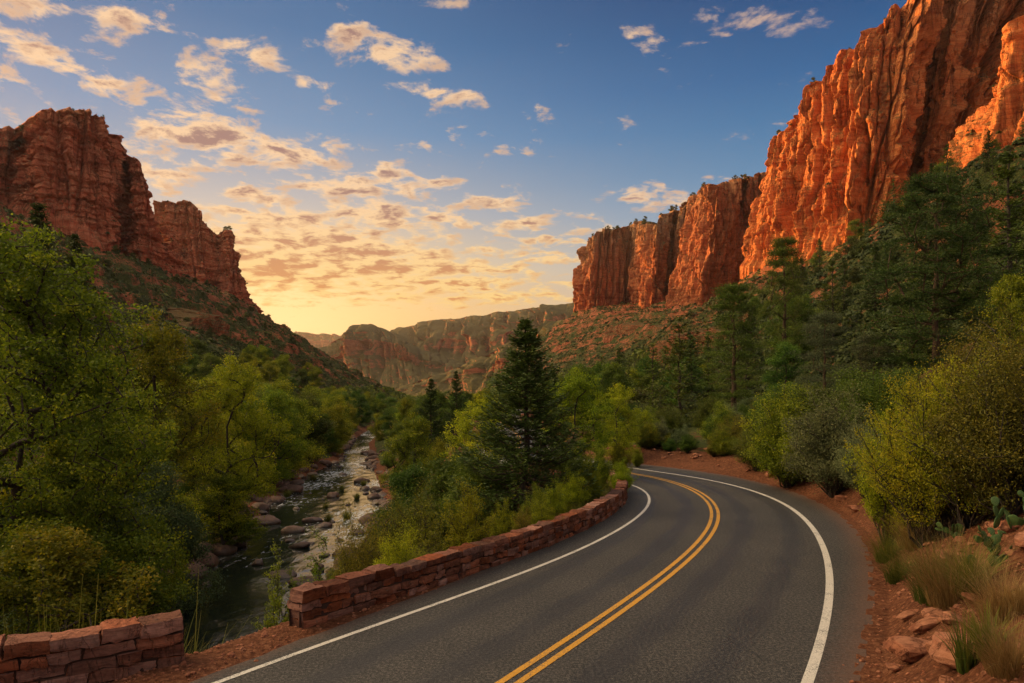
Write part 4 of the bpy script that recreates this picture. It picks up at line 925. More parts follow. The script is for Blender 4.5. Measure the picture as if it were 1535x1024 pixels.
# ------------------------------------------------------------------ loose stones
def scatter(name, pts, sizes, mat, label, cat, rng, sub=1, flat=.6, kind='stuff'):
    base = [rockV(sub, rng, (1, .8, flat), .25, 5) for _ in range(12)]; AV, AF, o = [], [], 0
    for (x, y, z), s_ in zip(pts, sizes):
        V, F = base[rng.integers(12)]; a = rng.uniform(0, 6.28); c, sn = math.cos(a), math.sin(a)
        W = np.c_[V[:, 0]*c-V[:, 1]*sn, V[:, 0]*sn+V[:, 1]*c, V[:, 2]]*s_+np.array([x, y, z]); AV.append(W); AF.append(F+o); o += len(W)
    return tag(obj(name, mesh(name, np.concatenate(AV), [np.concatenate(AF)], mat, False)), label, cat, kind=kind)
rg = np.random.default_rng(31)
def along(n, lo, hi, side, ymax, rng, p=1.6):
    """random points at a distance lo..hi from the road centre"""
    C = CD; ok = np.nonzero((C[:, 1] > 2) & (C[:, 1] < ymax))[0]; w = 1/np.maximum(8, C[ok, 1])**p; w /= w.sum()
    i = rng.choice(ok, n, p=w); T = np.gradient(C, axis=0)[i]; T /= np.hypot(T[:, 0], T[:, 1])[:, None]
    return C[i]+np.c_[T[:, 1], -T[:, 0]]*(rng.uniform(lo, hi, n)*side)[:, None]+rng.normal(0, .15, (n, 2))
Q = np.concatenate([along(4600, 4.75, 7.6, 1, 60, rg), along(2600, 4.45, 5.9, -1, 45, rg), along(1500, 6.5, 10.5, 1, 45, rg)])
sz = rg.gamma(1.6, .011, len(Q))+.009; sz = np.minimum(sz, .09)
zz = H(Q[:, 0], Q[:, 1]); scatter('gravel', np.c_[Q, zz+sz*.2], sz, M['slab'], 'red and tan gravel strewn along both road shoulders', 'gravel', rg)
SL = [rockV(3, rg, (1, .75, .45), .2, 9, cmin=.45, cmax=.85) for _ in range(8)]
slab_me = [mesh('rock', V, [F], M['slab'], False) for V, F in SL]
def rock(x, y, s_, label, group=None, me=None, sink=.25, rz=None, tilt=.2, name='rock'):
    o = obj(name, me or slab_me[int(R.integers(len(slab_me)))]); sc = s_ if hasattr(s_, '__len__') else (s_, s_*R.uniform(.8, 1.1), s_*R.uniform(.8, 1.2))
    o.scale = sc; o.location = (x, y, H(x, y)+sc[2]*.45*(1-2*sink)); o.rotation_euler = (R.normal()*tilt, R.normal()*tilt, R.uniform(0, 6.28) if rz is None else rz); return tag(o, label, 'rock', group)
for px, py, s_, lab in [(1372, 985, .62, 'large flat pink rock face at the bottom right beside the gravel'), (1390, 945, .42, 'long pale rock slab above the large flat pink one'), (1362, 928, .30, 'blocky pink rock at the foot of the big grass tuft'),
                        (1345, 1005, .30, 'small pink rock nearest the photo bottom beside the gravel'), (1285, 765, .5, 'slab of red rock sticking out of the bank by the bend'), (1420, 985, .5, 'reddish slab under the spiky green tuft'), (1262, 750, .45, 'tilted red slab in the roadside bank under the sage bush')]:
    x, y = hit(px, py); rock(x, y, (s_, s_*.7, s_*.7), lab, sink=.3)
Q = along(230, 5.7, 9.2, 1, 50, rg, 1.0)
for x, y in Q: rock(x, y, float(rg.gamma(2.0, .085)+.05), 'broken red rock lying on the roadside bank', 'broken rocks on the roadside bank')

# boulders
bo = [mesh('boulder', *(lambda VF: (VF[0], [VF[1]]))(rockV(3, rg, (1, .8, .62), .16, 6, .9, .6, .95)), M['boulder'], True) for _ in range(9)]
XL = lambda y: np.interp(y, YK, RAILS[5][0]); XR = lambda y: np.interp(y, YK, RAILS[6][0])
def boulder(x, y, s_, z, label, group):
    o = obj('boulder', bo[int(R.integers(9))]); o.scale = (s_*R.uniform(.85, 1.3), s_*R.uniform(.8, 1.1), s_*R.uniform(.7, 1.05)); o.rotation_euler = (R.normal()*.12, R.normal()*.12, R.uniform(0, 6.28)); o.location = (x, y, z+s_*.08); return tag(o, label, 'boulder', group)
for k in range(140):
    y = 36*math.exp(rg.random()*math.log(230/36)); s_ = float(min(1.5, rg.gamma(2.3, .24)+.18))*(1.0 if y < 80 else 1.25); x = XL(y)+rg.normal(-.6, .95); boulder(x, y, s_, max(H(x, y), -8.0), 'reddish brown boulder piled along the left water edge', 'boulders along the left bank')
for k in range(88):
    y = 36*math.exp(rg.random()*math.log(170/36)); s_ = float(min(1.3, rg.gamma(2.2, .22)+.16))*(1.0 if y < 80 else 1.2); x = XR(y)+rg.normal(.4, 1.0); boulder(x, y, s_, max(H(x, y), -8.0), 'reddish brown boulder piled along the right water edge', 'boulders along the right bank')
for k in range(34):
    y = 46*math.exp(rg.random()*math.log(160/46)); f = rg.beta(1.6, 1.0); s_ = float(min(1.1, rg.gamma(2., .2)+.15))*(1.0 if y < 80 else 1.2); x = XL(y)*(1-f)+XR(y)*f; boulder(x, y, s_, -8.12, 'wet rounded boulder standing in the shallow river', 'boulders standing in the river')
for px, py, s_, lab in [(383, 745, 2.4, 'largest brown boulder on the left bank below the yellow-green tree'), (352, 778, 1.9, 'second large boulder on the left bank, downstream of the largest'), (272, 862, .95, 'smooth round boulder at the near left edge of the dark pool'),
                        (448, 820, .85, 'round brown boulder alone in midstream'), (440, 798, 1.0, 'rounded boulder just upstream of the lone midstream one'), (386, 846, .6, 'small flat boulder breaking the surface near the pool'), (468, 782, .9, 'low boulder in the middle of the riffle'), (500, 745, 1.1, 'mossy boulder at midstream beside the green tufts')]:
    d = 12.5*FPX/(py-YH); x = (px-CX)/FPX*d; boulder(x, d, s_, -8.0, lab, None)

# ------------------------------------------------------------------ shrubs, bushes, grasses
def b_(k, s): return lambda: bush(**dict(dict(rng=np.random.default_rng(s)), **k))
bk = {
 'yel':  (b_(dict(name='yellow_shrub', h=4.6, w=3.6, leaf='yellow', stems=34, per=70, L=.085, sd=.11, sub=8, bare=.15), 41), 4.6),
 'yel2': (b_(dict(name='yellow_shrub', h=3.8, w=3.6, leaf='yellow', stems=46, per=80, L=.075, sd=.12, sub=8), 42), 3.8),
 'brush':(b_(dict(name='roadside_bush', h=3.6, w=3.6, leaf='olive', stems=46, per=130, L=.058, sd=.14, sub=8, edge=.6), 43), 3.6),
 'gold': (b_(dict(name='roadside_bush', h=3.2, w=3.0, leaf='yellow', stems=52, per=80, L=.045, sd=.065, sub=9, edge=.8, bare=.15, spray=1.35), 44), 3.2),
 'sage': (b_(dict(name='sage_bush', h=3.4, w=3.0, leaf='sage', stems=44, per=120, L=.060, sd=.12, sub=8), 45), 3.4),
 'grn':  (b_(dict(name='green_bush', h=4.0, w=3.6, leaf='cotton', stems=44, per=120, L=.080, sd=.14, sub=8), 46), 4.0),
 'dark': (b_(dict(name='green_bush', h=4.0, w=4.0, leaf='green', stems=48, per=130, L=.085, sd=.16, sub=8, edge=.6), 47), 4.0),
 'spr':  (b_(dict(name='sapling', h=3.8, w=1.9, leaf='cotton', stems=13, per=46, L=.065, sd=.05, sub=9, edge=.3, spray=.7), 48), 3.8),
}
def bb(k, *a, **q):
    r = proto('b_'+k, bk[k][0]); x, y, g, h = fit(a[0], a[1], a[2]); s_ = max(h, .3)/bk[k][1]; w_ = q.pop('wide', 1.0)
    drop(r, x, y, (s_*w_, s_*w_, s_), q.pop('rz', None)); tag(r, a[3], a[4], q.get('group')); return r
G1 = 'shrubs behind the long stone wall'; G2 = 'bushes along the roadside bank'; G3 = 'bushes on the left river bank'
bb('yel', 700, 19.5, 726, 'bright yellow young tree with thin dark stems in front of the tall fir', 'shrub', group=G1, wide=1.0)
bb('yel', 752, 20.5, 752, 'smaller yellow shrub right of the thin stemmed one', 'shrub', group=G1, wide=.9, rz=2)
bb('yel2', 600, 18.5, 790, 'yellow shrub directly behind the wall left of the thin stemmed one', 'shrub', group=G1, wide=.85)
bb('spr', 640, 20, 762, 'fresh green sapling between two yellow shrubs', 'shrub', group=G1, wide=1.5)
bb('brush', 540, 19.5, 788, 'rounded olive shrub overlapping the right river edge', 'shrub', group=G1, wide=.62)
bb('spr', 475, 17.5, 822, 'leafy sprigs left of the rounded olive shrub', 'shrub', group=G1, wide=1.0, rz=1)
bb('spr', 415, 15.6, 836, 'thin leafy sapling by the near end of the long wall', 'shrub', group=G1, wide=.8, rz=2)
bb('spr', 440, 15.6, 862, 'low sapling against the end block of the long wall', 'shrub', group=G1, wide=.9, rz=3)
bb('brush', 612, 26, 752, 'olive brush on the slope above the river', 'shrub', group=G1, wide=.8)
for i, (px, d, top, k, lab) in enumerate([(812, 22, 745, 'yel2', 'yellow-green shrub behind the wall below the tall fir'), (845, 23.2, 735, 'grn', 'green shrub behind the wall right of the tall fir'), (872, 25, 722, 'yel2', 'yellow-green shrub halfway to the bend behind the wall'),
        (900, 27, 705, 'yel2', 'golden shrub near the bend behind the wall'), (924, 29.5, 692, 'grn', 'olive shrub at the bend behind the wall'), (940, 33, 690, 'yel2', 'last yellow-green shrub before the wall turns out of sight'), (905, 34, 672, 'grn', 'taller green bush behind the shrubs at the bend'), (938, 40, 668, 'grn', 'green bush hiding the road beyond the bend'), (785, 21.5, 765, 'brush', 'brown-green brush at the foot of the tall fir'), (955, 46, 672, 'grn', 'green bush beside the vanishing road')]):
    sh = 0 if d < 23 or d > 44 else 42 if d < 32 else 8; bb(k, px-sh, d, top, lab, 'shrub', group=G1, wide=.85, rz=i*1.3)
# right side
bb('gold', 1385, 17.5, 592, 'big golden-leaved bush leaning over the road bank', 'bush', group=G2, wide=.85)
bb('yel', 1332, 20, 612, 'upright golden shrub with loose shoots left of the big golden bush', 'bush', group=G2, wide=.7, rz=1)
bb('yel', 1420, 16.8, 560, 'loose upright golden shoots rising out of the big golden bush', 'bush', group=G2, wide=.7, rz=3)
bb('gold', 1450, 16.0, 560, 'tall golden bush nearest the right edge', 'bush', group=G2, wide=.9, rz=2)
bb('brush', 1515, 14.5, 520, 'dark twiggy bush at the right edge above the cactus', 'bush', group=G2, wide=.95, rz=1)
bb('gold', 1350, 21.5, 640, 'golden bush spilling towards the road left of the big one', 'bush', group=G2, wide=.9, rz=4)
bb('sage', 1250, 30, 592, 'grey-green sage bush on the bank under the pinyon', 'bush', group=G2, wide=1.05)
bb('sage', 1300, 27, 640, 'lower grey-green bush right of the sage bush', 'bush', group=G2, wide=1.0, rz=2)
bb('grn', 1182, 35, 600, 'bright green bush on the bank left of the sage bush', 'bush', group=G2, wide=1.15)
bb('brush', 1135, 40, 640, 'olive bush between the bright green one and the layered pine trunk', 'bush', group=G2, wide=1.1)
bb('sage', 1022, 52, 638, 'pale round bush near the far road curve', 'bush', group=G2, wide=1.3, rz=1)
bb('grn', 1085, 46, 645, 'yellow-green bush at the foot of the layered pine', 'bush', group=G2, wide=1.3, rz=3)
bb('dark', 985, 56, 632, 'dark bush above the far road curve', 'bush', group=G2, wide=1.4)
bb('dark', 1215, 40, 585, 'dark green bush behind the sage bush', 'bush', group=G2, wide=1.3, rz=2)
bb('dark', 1290, 38, 560, 'dark green bush below the left limbs of the large ponderosa', 'bush', group=G2, wide=1.4, rz=4)
bb('dark', 1340, 34, 560, 'dark bush in front of the large ponderosa trunk', 'bush', group=G2, wide=1.4, rz=1)
bb('brush', 1420, 30, 560, 'olive brush right of the large ponderosa trunk', 'bush', group=G2, wide=1.3, rz=5)
bb('brush', 1490, 26, 500, 'tall twiggy brush behind the tall golden bush', 'bush', group=G2, wide=1.2, rz=3)
bb('brush', 1325, 22.5, 740, 'small brown-green bush on the bank below the golden ones', 'bush', group=G2, wide=1.0, rz=2)
# left bank
put('wil2', 95, 27, 760, 'dark green willow low on the left bank nearest the camera', 'tree', LB, wide=1.25, rz=2.2)
put('wil2', 40, 24, 770, 'bushy willow at the foot of the big left cottonwood', 'tree', LB, wide=1.3, rz=5)
put('grn', 140, 33, 795, 'green alder hanging over the dark pool', 'tree', LB, wide=1.2, rz=4)
put('grn', 262, 50, 765, 'green alder among the left bank boulders', 'tree', LB, wide=1.3, rz=3)
put('wil', 100, 34, 700, 'blue-green willow behind the feathery one', 'tree', LB, wide=1.3, rz=3)
put('wil2', 330, 56, 700, 'small willow under the yellow-green cottonwood', 'tree', LB, wide=1.4, rz=3.3)
# filler thicket along both banks and under the trees
def thicket(pts, keys, label, cat, group, hmin, hmax):
    for x, y in pts:
        k = keys[int(R.integers(len(keys)))]; r = proto('b_'+k, bk[k][0]); s_ = R.uniform(hmin, hmax)/bk[k][1]; drop(r, x, y, (s_*1.2, s_*1.2, s_)); tag(r, label, cat, group)
thicket([(XL(y)-R.uniform(2.5, 9), y) for y in np.geomspace(34, 120, 34)], ['dark', 'grn', 'brush'], 'leafy bush in the undergrowth behind the left bank boulders', 'bush', 'undergrowth on the left bank', 1.4, 3.2)
thicket([(XR(y)+R.uniform(2.2, 7), y) for y in np.geomspace(40, 120, 30)], ['dark', 'grn', 'brush', 'grn'], 'leafy bush on the slope below the road, above the right water edge', 'bush', 'undergrowth on the right bank', 1.2, 2.4)
pts = []
while len(pts) < 46:
    x, y = R.uniform(8, 45), R.uniform(24, 85); sd = float(road_sd([x], [y])[0])
    if 9.5 < sd < 40 and abs(x/y) < .85: pts.append((x, y))
thicket(pts, ['dark', 'sage', 'brush', 'grn', 'dark'], 'scrubby bush filling the hillside above the road bank', 'bush', 'undergrowth on the right hillside', 1.6, 3.4)
pts = along(26, 7.6, 13, 1, 64, R, 0.0); pts = [p for p in pts if p[1] > 33][:22]
thicket(pts, ['dark', 'sage', 'brush', 'grn'], 'leafy bush along the dirt bank beyond the bend', 'bush', 'bushes along the far curve bank', 1.6, 3.0)
pts = along(60, 7.2, 10.5, 1, 70, R, 0.0); pts = [p for p in pts if 37 < p[1] < 62][:20]
thicket(pts, ['dark', 'brush', 'grn'], 'small leafy bush low on the red dirt bank at the far curve', 'bush', 'small bushes on the far curve bank', .9, 1.9)
# tufts at the water
gt = [mesh('grass_tuft', *(lambda q: (q[0], [q[1]]))(grass_mesh(240, .75, .8, rg, .014, .8)), M['grass']) for _ in range(1)]
def tuft_mesh(n, h, w, width, lean, mat, seed, base=.15):
    V, F, t = grass_mesh(n, h, w, np.random.default_rng(seed), width, lean, 4, base); return mesh('blades', V, [F], mat, False, {'tint': t})
TM = {'green': tuft_mesh(260, 1, 1, .013, .8, M['grass'], 1, .25), 'straw': tuft_mesh(620, 1, 1.2, .0042, 1.35, M['straw'], 2, .22), 'mix': tuft_mesh(520, 1, 1.2, .0050, 1.2, M['grass'], 3, .22), 'spiky': tuft_mesh(110, 1, 1, .020, .6, M['grass'], 4, .15), 'stalk': tuft_mesh(26, 1, 1, .006, .35, M['grass'], 5, .5)}
def tuft(kind, x, y, h, label, group=None, wide=1.0, name='grass_tuft', z=None, parts=None):
    o = obj(name, TM[kind]); o.location = (x, y, (H(x, y) if z is None else z)-.02); o.scale = (h*wide, h*wide, h); o.rotation_euler = (0, 0, R.uniform(0, 6.28)); return tag(o, label, 'grass', group)
for px, py, s_, in [(492, 782, 1.3), (520, 778, 1.4), (488, 762, 1.0), (535, 748, 1.2), (512, 735, 1.2), (545, 728, 1.2), (470, 720, 1.5), (430, 745, 1.3), (345, 815, 1.1), (330, 800, 1.2)]:
    d = 12.5*FPX/(py-YH); tuft('green', (px-CX)/FPX*d, d, s_*.8, 'green grassy tuft growing on a river gravel bar', 'tufts along the river', 1.3, z=-7.95)
def tf(kind, px, py, top, label, group=None, wide=1.0, name='grass_tuft'):
    x, y = hit(px, py); h_ = (py-top)/FPX*y; tuft(kind, x, y, min(h_, .5) if group else h_, label, group, wide, name)
tf('straw', 1425, 905, 775, 'big pale bunch grass on the bank below the cactus', wide=.85); tf('mix', 1400, 900, 800, 'greenish bunch grass merging with the big pale one at its left', wide=1.0)
tf('mix', 1455, 890, 790, 'greenish bunch grass between the big pale one and the cactus', wide=.9)
tf('spiky', 1450, 1005, 915, 'spiky green tuft at the bottom right on the pink rock', wide=1.0); tf('spiky', 1480, 985, 900, 'second spiky green tuft behind the bottom right one')
tf('straw', 1515, 1010, 900, 'tangled dry grass in the bottom right corner', wide=1.1); tf('straw', 1500, 930, 835, 'dry straw grass right of the big pale bunch', wide=1.1); tf('straw', 1533, 915, 850, 'dry straw grass at the right edge under the cactus', wide=1.1)
tf('mix', 1345, 872, 812, 'short green tuft at the top of the gravel beside the golden bush', wide=1.0); tf('straw', 1372, 820, 745, 'dry tuft at the foot of the golden bush', wide=1.1); tf('mix', 1330, 840, 780, 'wispy tuft on the bank edge under the golden bush')
for k in range(30):
    x, y = along(1, 6.6, 11, 1, 45, R, .6)[0]; tuft('straw' if k % 2 else 'mix', x, y, R.uniform(.25, .55), 'small dry grass tuft dotted on the roadside bank', 'small tufts on the roadside bank', 1.0)
for k, px in enumerate(np.linspace(4, 222, 15)):
    d = R.uniform(12.3, 14.5); x = (px-CX)/FPX*d; tuft(('stalk', 'mix', 'stalk')[k % 3], x, d, max(.4, CH+(YH-(R.uniform(898, 930) if k % 3 != 1 else 935)+px*-.05)/FPX*d-H(x, d)), 'yellow-green grass stalks behind the left piece of wall', 'grass stalks behind the left wall', 1.1 if k % 3 != 1 else .55)
for px, py, top in [(275, 968, 940), (305, 972, 945), (325, 965, 940), (352, 955, 930), (262, 975, 955), (372, 940, 915)]: tf('mix', px, py, top, 'small yellowed tuft at the gap between the two walls', 'tufts in the wall gap', 1.1)
for k in range(46):
    i = int(R.integers(len(main_path)-20)); t_ = main_path[i+1]-main_path[i]; t_ /= np.hypot(*t_); p_ = main_path[i]+np.array([-t_[1], t_[0]])*R.uniform(.45, 1.1)
    tuft('mix', p_[0], p_[1], R.uniform(.4, .8), 'grassy tuft tucked against the back of the long wall', 'tufts behind the long wall', 1.0)

# prickly pear
def pad_mesh(seed):
    V, F = ICO[3]; rng_ = np.random.default_rng(seed); V = V*np.array([.5, .085, .62]); V[:, 2] += .58; V[:, 0] *= .62+.42*np.clip(V[:, 2], 0, 1.2)
    V = V+(noise(V[:, 0]*6, V[:, 1]*6, V[:, 2]*6+seed)*.03)[:, None]; t = .45+.2*noise(V[:, 0]*9, V[:, 2]*9, seed)+.35*sst(.4, .56, np.abs(V[:, 0]))
    return mesh('pad', V, [F], M['cactus'], True, {'tint': np.clip(t, 0, 1)})
PADS = [pad_mesh(k) for k in range(3)]
sp_rng = np.random.default_rng(5); Cc = sp_rng.normal(size=(60, 3))*np.array([.25, .05, .3])+np.array([0, 0, .6]); Cc[:, 1] = np.sign(Cc[:, 1])*.09
spine_me = (lambda q: mesh('spines', q[0], [q[1]], M['straw'], False, {'tint': np.clip(q[2]+.4, 0, 1)}))(leaves(Cc, .09, .008, sp_rng))
def cactus(px, py, size, n, label, seed, spread=1.0):
    rng_ = np.random.default_rng(seed); x, y = hit(px, py); root = empty('prickly_pear', (x, y, H(x, y)-.04), 0, size); tag(root, label, 'cactus', 'prickly pears on the right bank'); stack = []
    from mathutils import Matrix, Euler
    for k in range(n):
        if k < max(3, n//4): M0 = Matrix.Translation((rng_.normal()*.9*spread, rng_.normal()*.45*spread, 0))@Euler((rng_.normal()*.2, rng_.normal()*.35, rng_.normal()*.6)).to_matrix().to_4x4()
        else:
            pm = stack[int(rng_.integers(len(stack)))]; e = rng_.uniform(-.9, .9); M0 = pm@Matrix.Translation((math.sin(e)*.42, 0, .60+.52*math.cos(e)))@Euler((rng_.normal()*.25, e*.8, rng_.normal()*.6)).to_matrix().to_4x4()@Matrix.Scale(.86, 4)
        stack.append(M0); p = obj('pad', PADS[k % 3], root); p.matrix_local = M0; q = obj('spines', spine_me, p)
cactus(1495, 850, .22, 30, 'broad prickly pear clump among the dry grass at the right edge', 1, 1.3); cactus(1432, 812, .20, 9, 'small prickly pear with one tall pad left of the broad clump', 6, .5); cactus(1530, 790, .23, 20, 'upper prickly pear cut off by the right edge', 9)

# ------------------------------------------------------------------ woods on the valley floor and hillsides
mk['far1'] = (lambda: broadleaf('riverside_tree', 12, 9, np.random.default_rng(51), 'cotton', 170, 110, .24, lobes=15, sd=.46, low=.04, edge=.5), 12)
mk['far2'] = (lambda: broadleaf('riverside_tree', 12, 8, np.random.default_rng(52), 'green', 170, 110, .24, lobes=14, sd=.46, low=.04, edge=.5), 12)
mk['far3'] = (lambda: conifer('hillside_pine', 11, 5.2, np.random.default_rng(53), 'fir', 22, 7, 16, .40, low=.05, irregular=.3, sub=2), 11)
mk['far4'] = (lambda: broadleaf('juniper_tree', 5, 5, np.random.default_rng(54), 'juniper', 110, 46, .26, lobes=9, sd=.34, low=.0, edge=.4), 5)
mk['far5'] = (lambda: conifer('hillside_pine', 11, 6.5, np.random.default_rng(55), 'pine', 16, 6, 18, .38, low=.12, irregular=.4, gap=.12, sub=2, droop=.02), 11)
def wood(n, xr, yr, keys, hr, label, cat, group, cond, rng):
    c = 0; tries = 0; placed = []
    while c < n and tries < n*60:
        tries += 1; y = math.exp(rng.uniform(math.log(yr[0]), math.log(yr[1]))); x = xr(y, rng)
        if abs(x/y) > .84 or not cond(x, y): continue
        s0 = hr[0]*.22
        if placed and min((x-a)**2+(y-b)**2 for a, b in placed) < (s0*(.8+y/250))**2: continue
        placed.append((x, y)); k = keys[int(rng.integers(len(keys)))]; r = proto(k, mk[k][0]); h = rng.uniform(*hr); s_ = h/mk[k][1]; w_ = rng.uniform(.9, 1.2); drop(r, x, y, (s_*w_, s_*w_, s_), sink=.2)
        kind_ = {'far1': 'rounded yellow-green tree', 'far2': 'rounded dark green tree', 'far3': 'narrow dark conifer', 'far4': 'round dark juniper', 'far5': 'open-branched pine'}[k]
        z_ = r.location.z; band = (' low down' if z_ < 14 else ' halfway up' if z_ < 55 else ' high up towards the cliffs') if 'slope' in label or 'hillside' in label else (' nearer the camera' if y < 150 else ' farther upstream' if y < 280 else ' far up the valley')
        tag(r, kind_+' '+label+band, cat, group); c += 1
    return c
offroad = lambda x, y, m=7: abs(float(road_sd([x], [y])[0])) > m
rw = np.random.default_rng(77)
KEY = [(1100, 70, 70), (1403, 52, 100), (1236, 62, 50), (1176, 112, 40), (1248, 118, 35)]
def clearv(x, y): return all(not (y < kd+3 and abs(CX+x/y*FPX-kp) < kw) for kp, kd, kw in KEY)
n1 = wood(120, lambda y, g: XL(y)-(1.8+32*g.random()**1.4)*(1+y/400), (88, 430), ['far1', 'far2', 'far1'], (8, 14), 'in the wood along the left bank', 'tree', 'trees along the left bank upstream', lambda x, y: True, rw)
n2 = wood(120, lambda y, g: XR(y)+g.uniform(3, 60), (95, 560), ['far2', 'far1', 'far2'], (6, 11), 'on the valley floor beyond the bend', 'tree', 'trees on the valley floor beyond the bend', lambda x, y: offroad(x, y, 8) and x < np.interp(y, YK, RAILS[10][0])+10, rw)
n3 = wood(150, lambda y, g: g.uniform(14, 170), (62, 420), ['far3', 'far5', 'far3', 'far5', 'far2'], (7, 13), 'in the wood on the right hillside', 'tree', 'conifers on the right hillside', lambda x, y: offroad(x, y, 14) and x > 12 and clearv(x, y), rw)
n4 = wood(150, lambda y, g: g.uniform(12, 190), (55, 480), ['far4'], (2.5, 5), 'standing on the right hillside', 'tree', 'junipers on the right hillside', lambda x, y: offroad(x, y, 12) and x > 12 and clearv(x, y), rw)
n5 = wood(150, lambda y, g: -g.uniform(50, 300), (110, 640), ['far4', 'far4', 'far3'], (2.5, 5.5), 'standing on the red left slope', 'tree', 'junipers on the left slope', lambda x, y: x < np.interp(y, YK, RAILS[3][0])-2, rw)
print('woods', n1, n2, n3, n4, n5)
# countless small shrubs
def shrub_field(name, pts, sz, rng, mat, label, nq=16, green=.0):
    n = len(pts); C = np.repeat(pts, nq, 0); s_ = np.repeat(sz, nq); o = rng.normal(size=(len(C), 3)); o /= np.linalg.norm(o, axis=1)[:, None]; o[:, 2] = np.abs(o[:, 2])*.9
    C = C+o*s_[:, None]*.42*rng.uniform(.6, 1, (len(C), 1)); d = rng.normal(size=(len(C), 3)); sd_ = np.cross(o+d*.4, rng.normal(size=(len(C), 3))); sd_ /= np.linalg.norm(sd_, axis=1)[:, None]+1e-9; u = np.cross(o, sd_)
    l = (s_*rng.uniform(.16, .30, len(C)))[:, None]*(16/nq)**.5
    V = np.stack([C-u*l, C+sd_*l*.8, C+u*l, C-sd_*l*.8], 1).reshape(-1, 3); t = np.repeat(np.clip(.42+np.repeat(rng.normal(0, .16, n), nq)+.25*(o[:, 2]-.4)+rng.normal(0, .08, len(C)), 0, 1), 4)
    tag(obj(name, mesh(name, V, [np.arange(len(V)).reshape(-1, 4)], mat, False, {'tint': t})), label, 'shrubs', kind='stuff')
def field(n, xr, yr, cond, rng):
    y = np.exp(rng.uniform(math.log(yr[0]), math.log(yr[1]), n)); x = rng.uniform(*xr, n); k = np.abs(x/y) < .86; x, y = x[k], y[k]; k = cond(x, y); x, y = x[k], y[k]; return np.c_[x, y, H(x, y)]
rail = lambda i, y: np.interp(y, YK, RAILS[i][0])
pL = field(60000, (-420, -55), (120, 900), lambda x, y: (x < rail(3, y)+2) & (fbm(x/45, y/45, 2.) > -.42), rg)[:22000]
kL = pL[:, 1] < 230; nL = pL[kL]; pL = pL[~kL]
shrub_field('hillside_scrub', nL, rg.gamma(6, .26, len(nL)), rg, M['juniper'], 'dark green scrub on the lower left slope', 50)
shrub_field('hillside_scrub', pL, rg.gamma(6, .32, len(pL)), rg, M['juniper'], 'dark green scrub dotted over the red left slope', 14)
pR = field(80000, (12, 330), (70, 1000), lambda x, y: (x > rail(9, y)) & (fbm(x/45, y/45, 2.) > -.50) & (np.abs(road_sd(x, y)) > 12), rg)[:32000]
kR = pR[:, 1] < 230; nR = pR[kR][:9000]; pR = pR[~kR]
shrub_field('hillside_scrub', nR, rg.gamma(6, .28, len(nR)), rg, M['juniper'], 'dense green scrub on the near right hillside', 60)
shrub_field('hillside_scrub', pR, rg.gamma(6, .36, len(pR)), rg, M['juniper'], 'dense green scrub covering the right hillside below the cliffs', 14)
pF = field(26000, (-260, 120), (330, 1100), lambda x, y: (x > rail(3, y)-20) & (x < rail(10, y)+30), rg)[:9000]
shrub_field('valley_thicket', pF, rg.gamma(8, .5, len(pF)), rg, M['green'], 'far treetops merging together on the valley floor', 16)

# trees along the rims, shrubs on the ledges
RT = {'R1': 34, 'R3': 6, 'R2': 20, 'R2b': 34, 'L1': 16, 'L2': 10}; lab = {'R1': 'tiny tree on the rim of the towering orange cliff', 'R3': 'tiny tree on the rim of the right edge wall', 'R2': 'tiny tree on the rim of the mid valley cliff', 'R2b': 'tiny tree on the rim of the farthest right cliff', 'L1': 'tiny tree on top of the far left rock tower', 'L2': 'tiny tree on top of the smaller left tower'}
mk['rim'] = (lambda: broadleaf('rim_tree', 5, 3.6, np.random.default_rng(61), 'juniper', 34, 40, .40, lobes=6, sd=.36, low=.15), 5)
for k, n in RT.items():
    PP = TOPS[k]; P = PP[0]; vis = [i for i in range(len(P)) if -20 < CX+P[i, 0]/P[i, 1]*FPX < 1560 and YH-(P[i, 2]-CH)/P[i, 1]*FPX > -30]
    for _ in range(n):
        if not vis: break
        p = PP[int(R.integers(len(PP)))][vis[int(R.integers(len(vis)))]]; r = proto('rim', mk['rim'][0]); s_ = R.uniform(.45, 1.15)*(p[1]/480)**.5; r.location = (p[0], p[1], p[2]-.5); r.scale = (s_*1.1, s_*1.1, s_); r.rotation_euler = (0, 0, R.uniform(0, 6)); tag(r, lab[k], 'tree', 'trees on the cliff rims')
pts = []
for k, P in RIM.items():
    N_ = np.cross(P[1:, :-1]-P[:-1, :-1], P[:-1, 1:]-P[:-1, :-1]); N_ /= np.linalg.norm(N_, axis=2)[..., None]+1e-9; up = np.abs(N_[..., 2]) > .52
    q = P[:-1, :-1][up]; q = q[rg.random(len(q)) < min(1, 420/max(1, len(q)))]; pts.append(q)
pts = np.concatenate(pts); shrub_field('ledge_scrub', pts, rg.gamma(5, .26, len(pts)), rg, M['juniper'], 'green scrub clinging to ledges of the cliffs', 12)

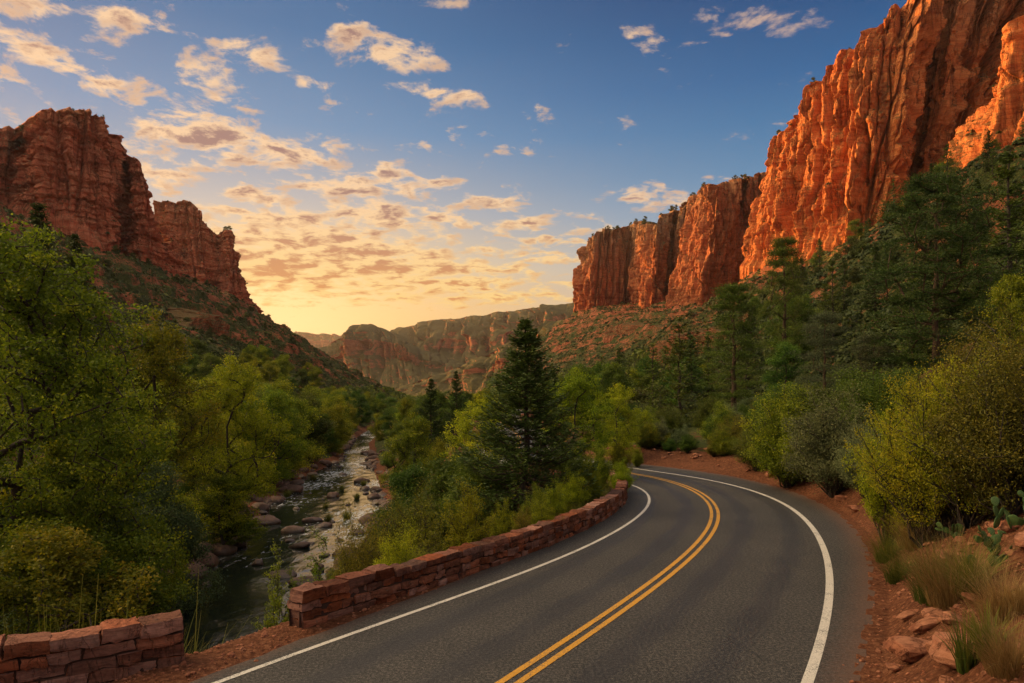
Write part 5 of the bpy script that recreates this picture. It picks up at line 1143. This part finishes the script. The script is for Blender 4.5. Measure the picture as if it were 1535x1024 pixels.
# outcrops on the slopes
def outcrop(cols, dd, label, seed, fs=.35):
    C = [];
    for px, pb, pt in cols:
        x, y = hit(px, pb, 60); C.append((px, pb+3, y, px+2, pt, y+dd))
    dm = np.median([c[2] for c in C]); C = [(c[0], c[1], .5*(c[2]+dm), c[3], c[4], .5*(c[2]+dm)+dd) for c in C]
    cliff('rock_outcrop', C, M['outcrop'], 300, 110, seed, (2.2, 1.5, 1.1), label=label, fs=fs, topn=1.5, cap=22, caprise=.25, sink=8)
outcrop([(972, 548, 532), (985, 545, 512), (1010, 542, 502), (1040, 540, 497), (1062, 535, 492), (1085, 528, 496)], 8, 'layered red outcrop among the trees above the bend', 81)
outcrop([(895, 590, 578), (925, 588, 562), (960, 584, 556), (985, 580, 560)], 8, 'low red ledge under the layered outcrop', 83)
outcrop([(905, 500, 492), (930, 500, 486), (965, 500, 488), (990, 498, 490)], 10, 'thin red ledge on the talus under the far pillars', 85, .6)
outcrop([(275, 505, 490), (300, 500, 470), (325, 498, 474), (345, 505, 488)], 8, 'red ledge on the left slope under the smaller tower', 87, .6)

# ------------------------------------------------------------------ haze
bm_v = np.array([(sx*7600, 3200+sy*4400, z) for z in (-240, 620) for sx, sy in ((-1, -1), (1, -1), (1, 1), (-1, 1))], float); bm_v[:, 0] *= 1.0
hz = mesh('haze', bm_v, [np.array([(3, 2, 1, 0), (4, 5, 6, 7), (0, 1, 5, 4), (1, 2, 6, 5), (2, 3, 7, 6), (3, 0, 4, 7)])])
mh = bpy.data.materials.new('haze'); mh.use_nodes = True; mh.node_tree.nodes.clear(); o_ = mh.node_tree.nodes.new('ShaderNodeOutputMaterial'); v_ = mh.node_tree.nodes.new('ShaderNodeVolumePrincipled')
v_.inputs['Color'].default_value = (.92, .84, .78, 1); v_.inputs['Density'].default_value = .000034; v_.inputs['Anisotropy'].default_value = .55; mh.node_tree.links.new(v_.outputs[0], o_.inputs['Volume'])
hz.materials.append(mh); HZ = tag(obj('haze', hz), 'thin warm evening haze filling the canyon', 'haze', kind='stuff')
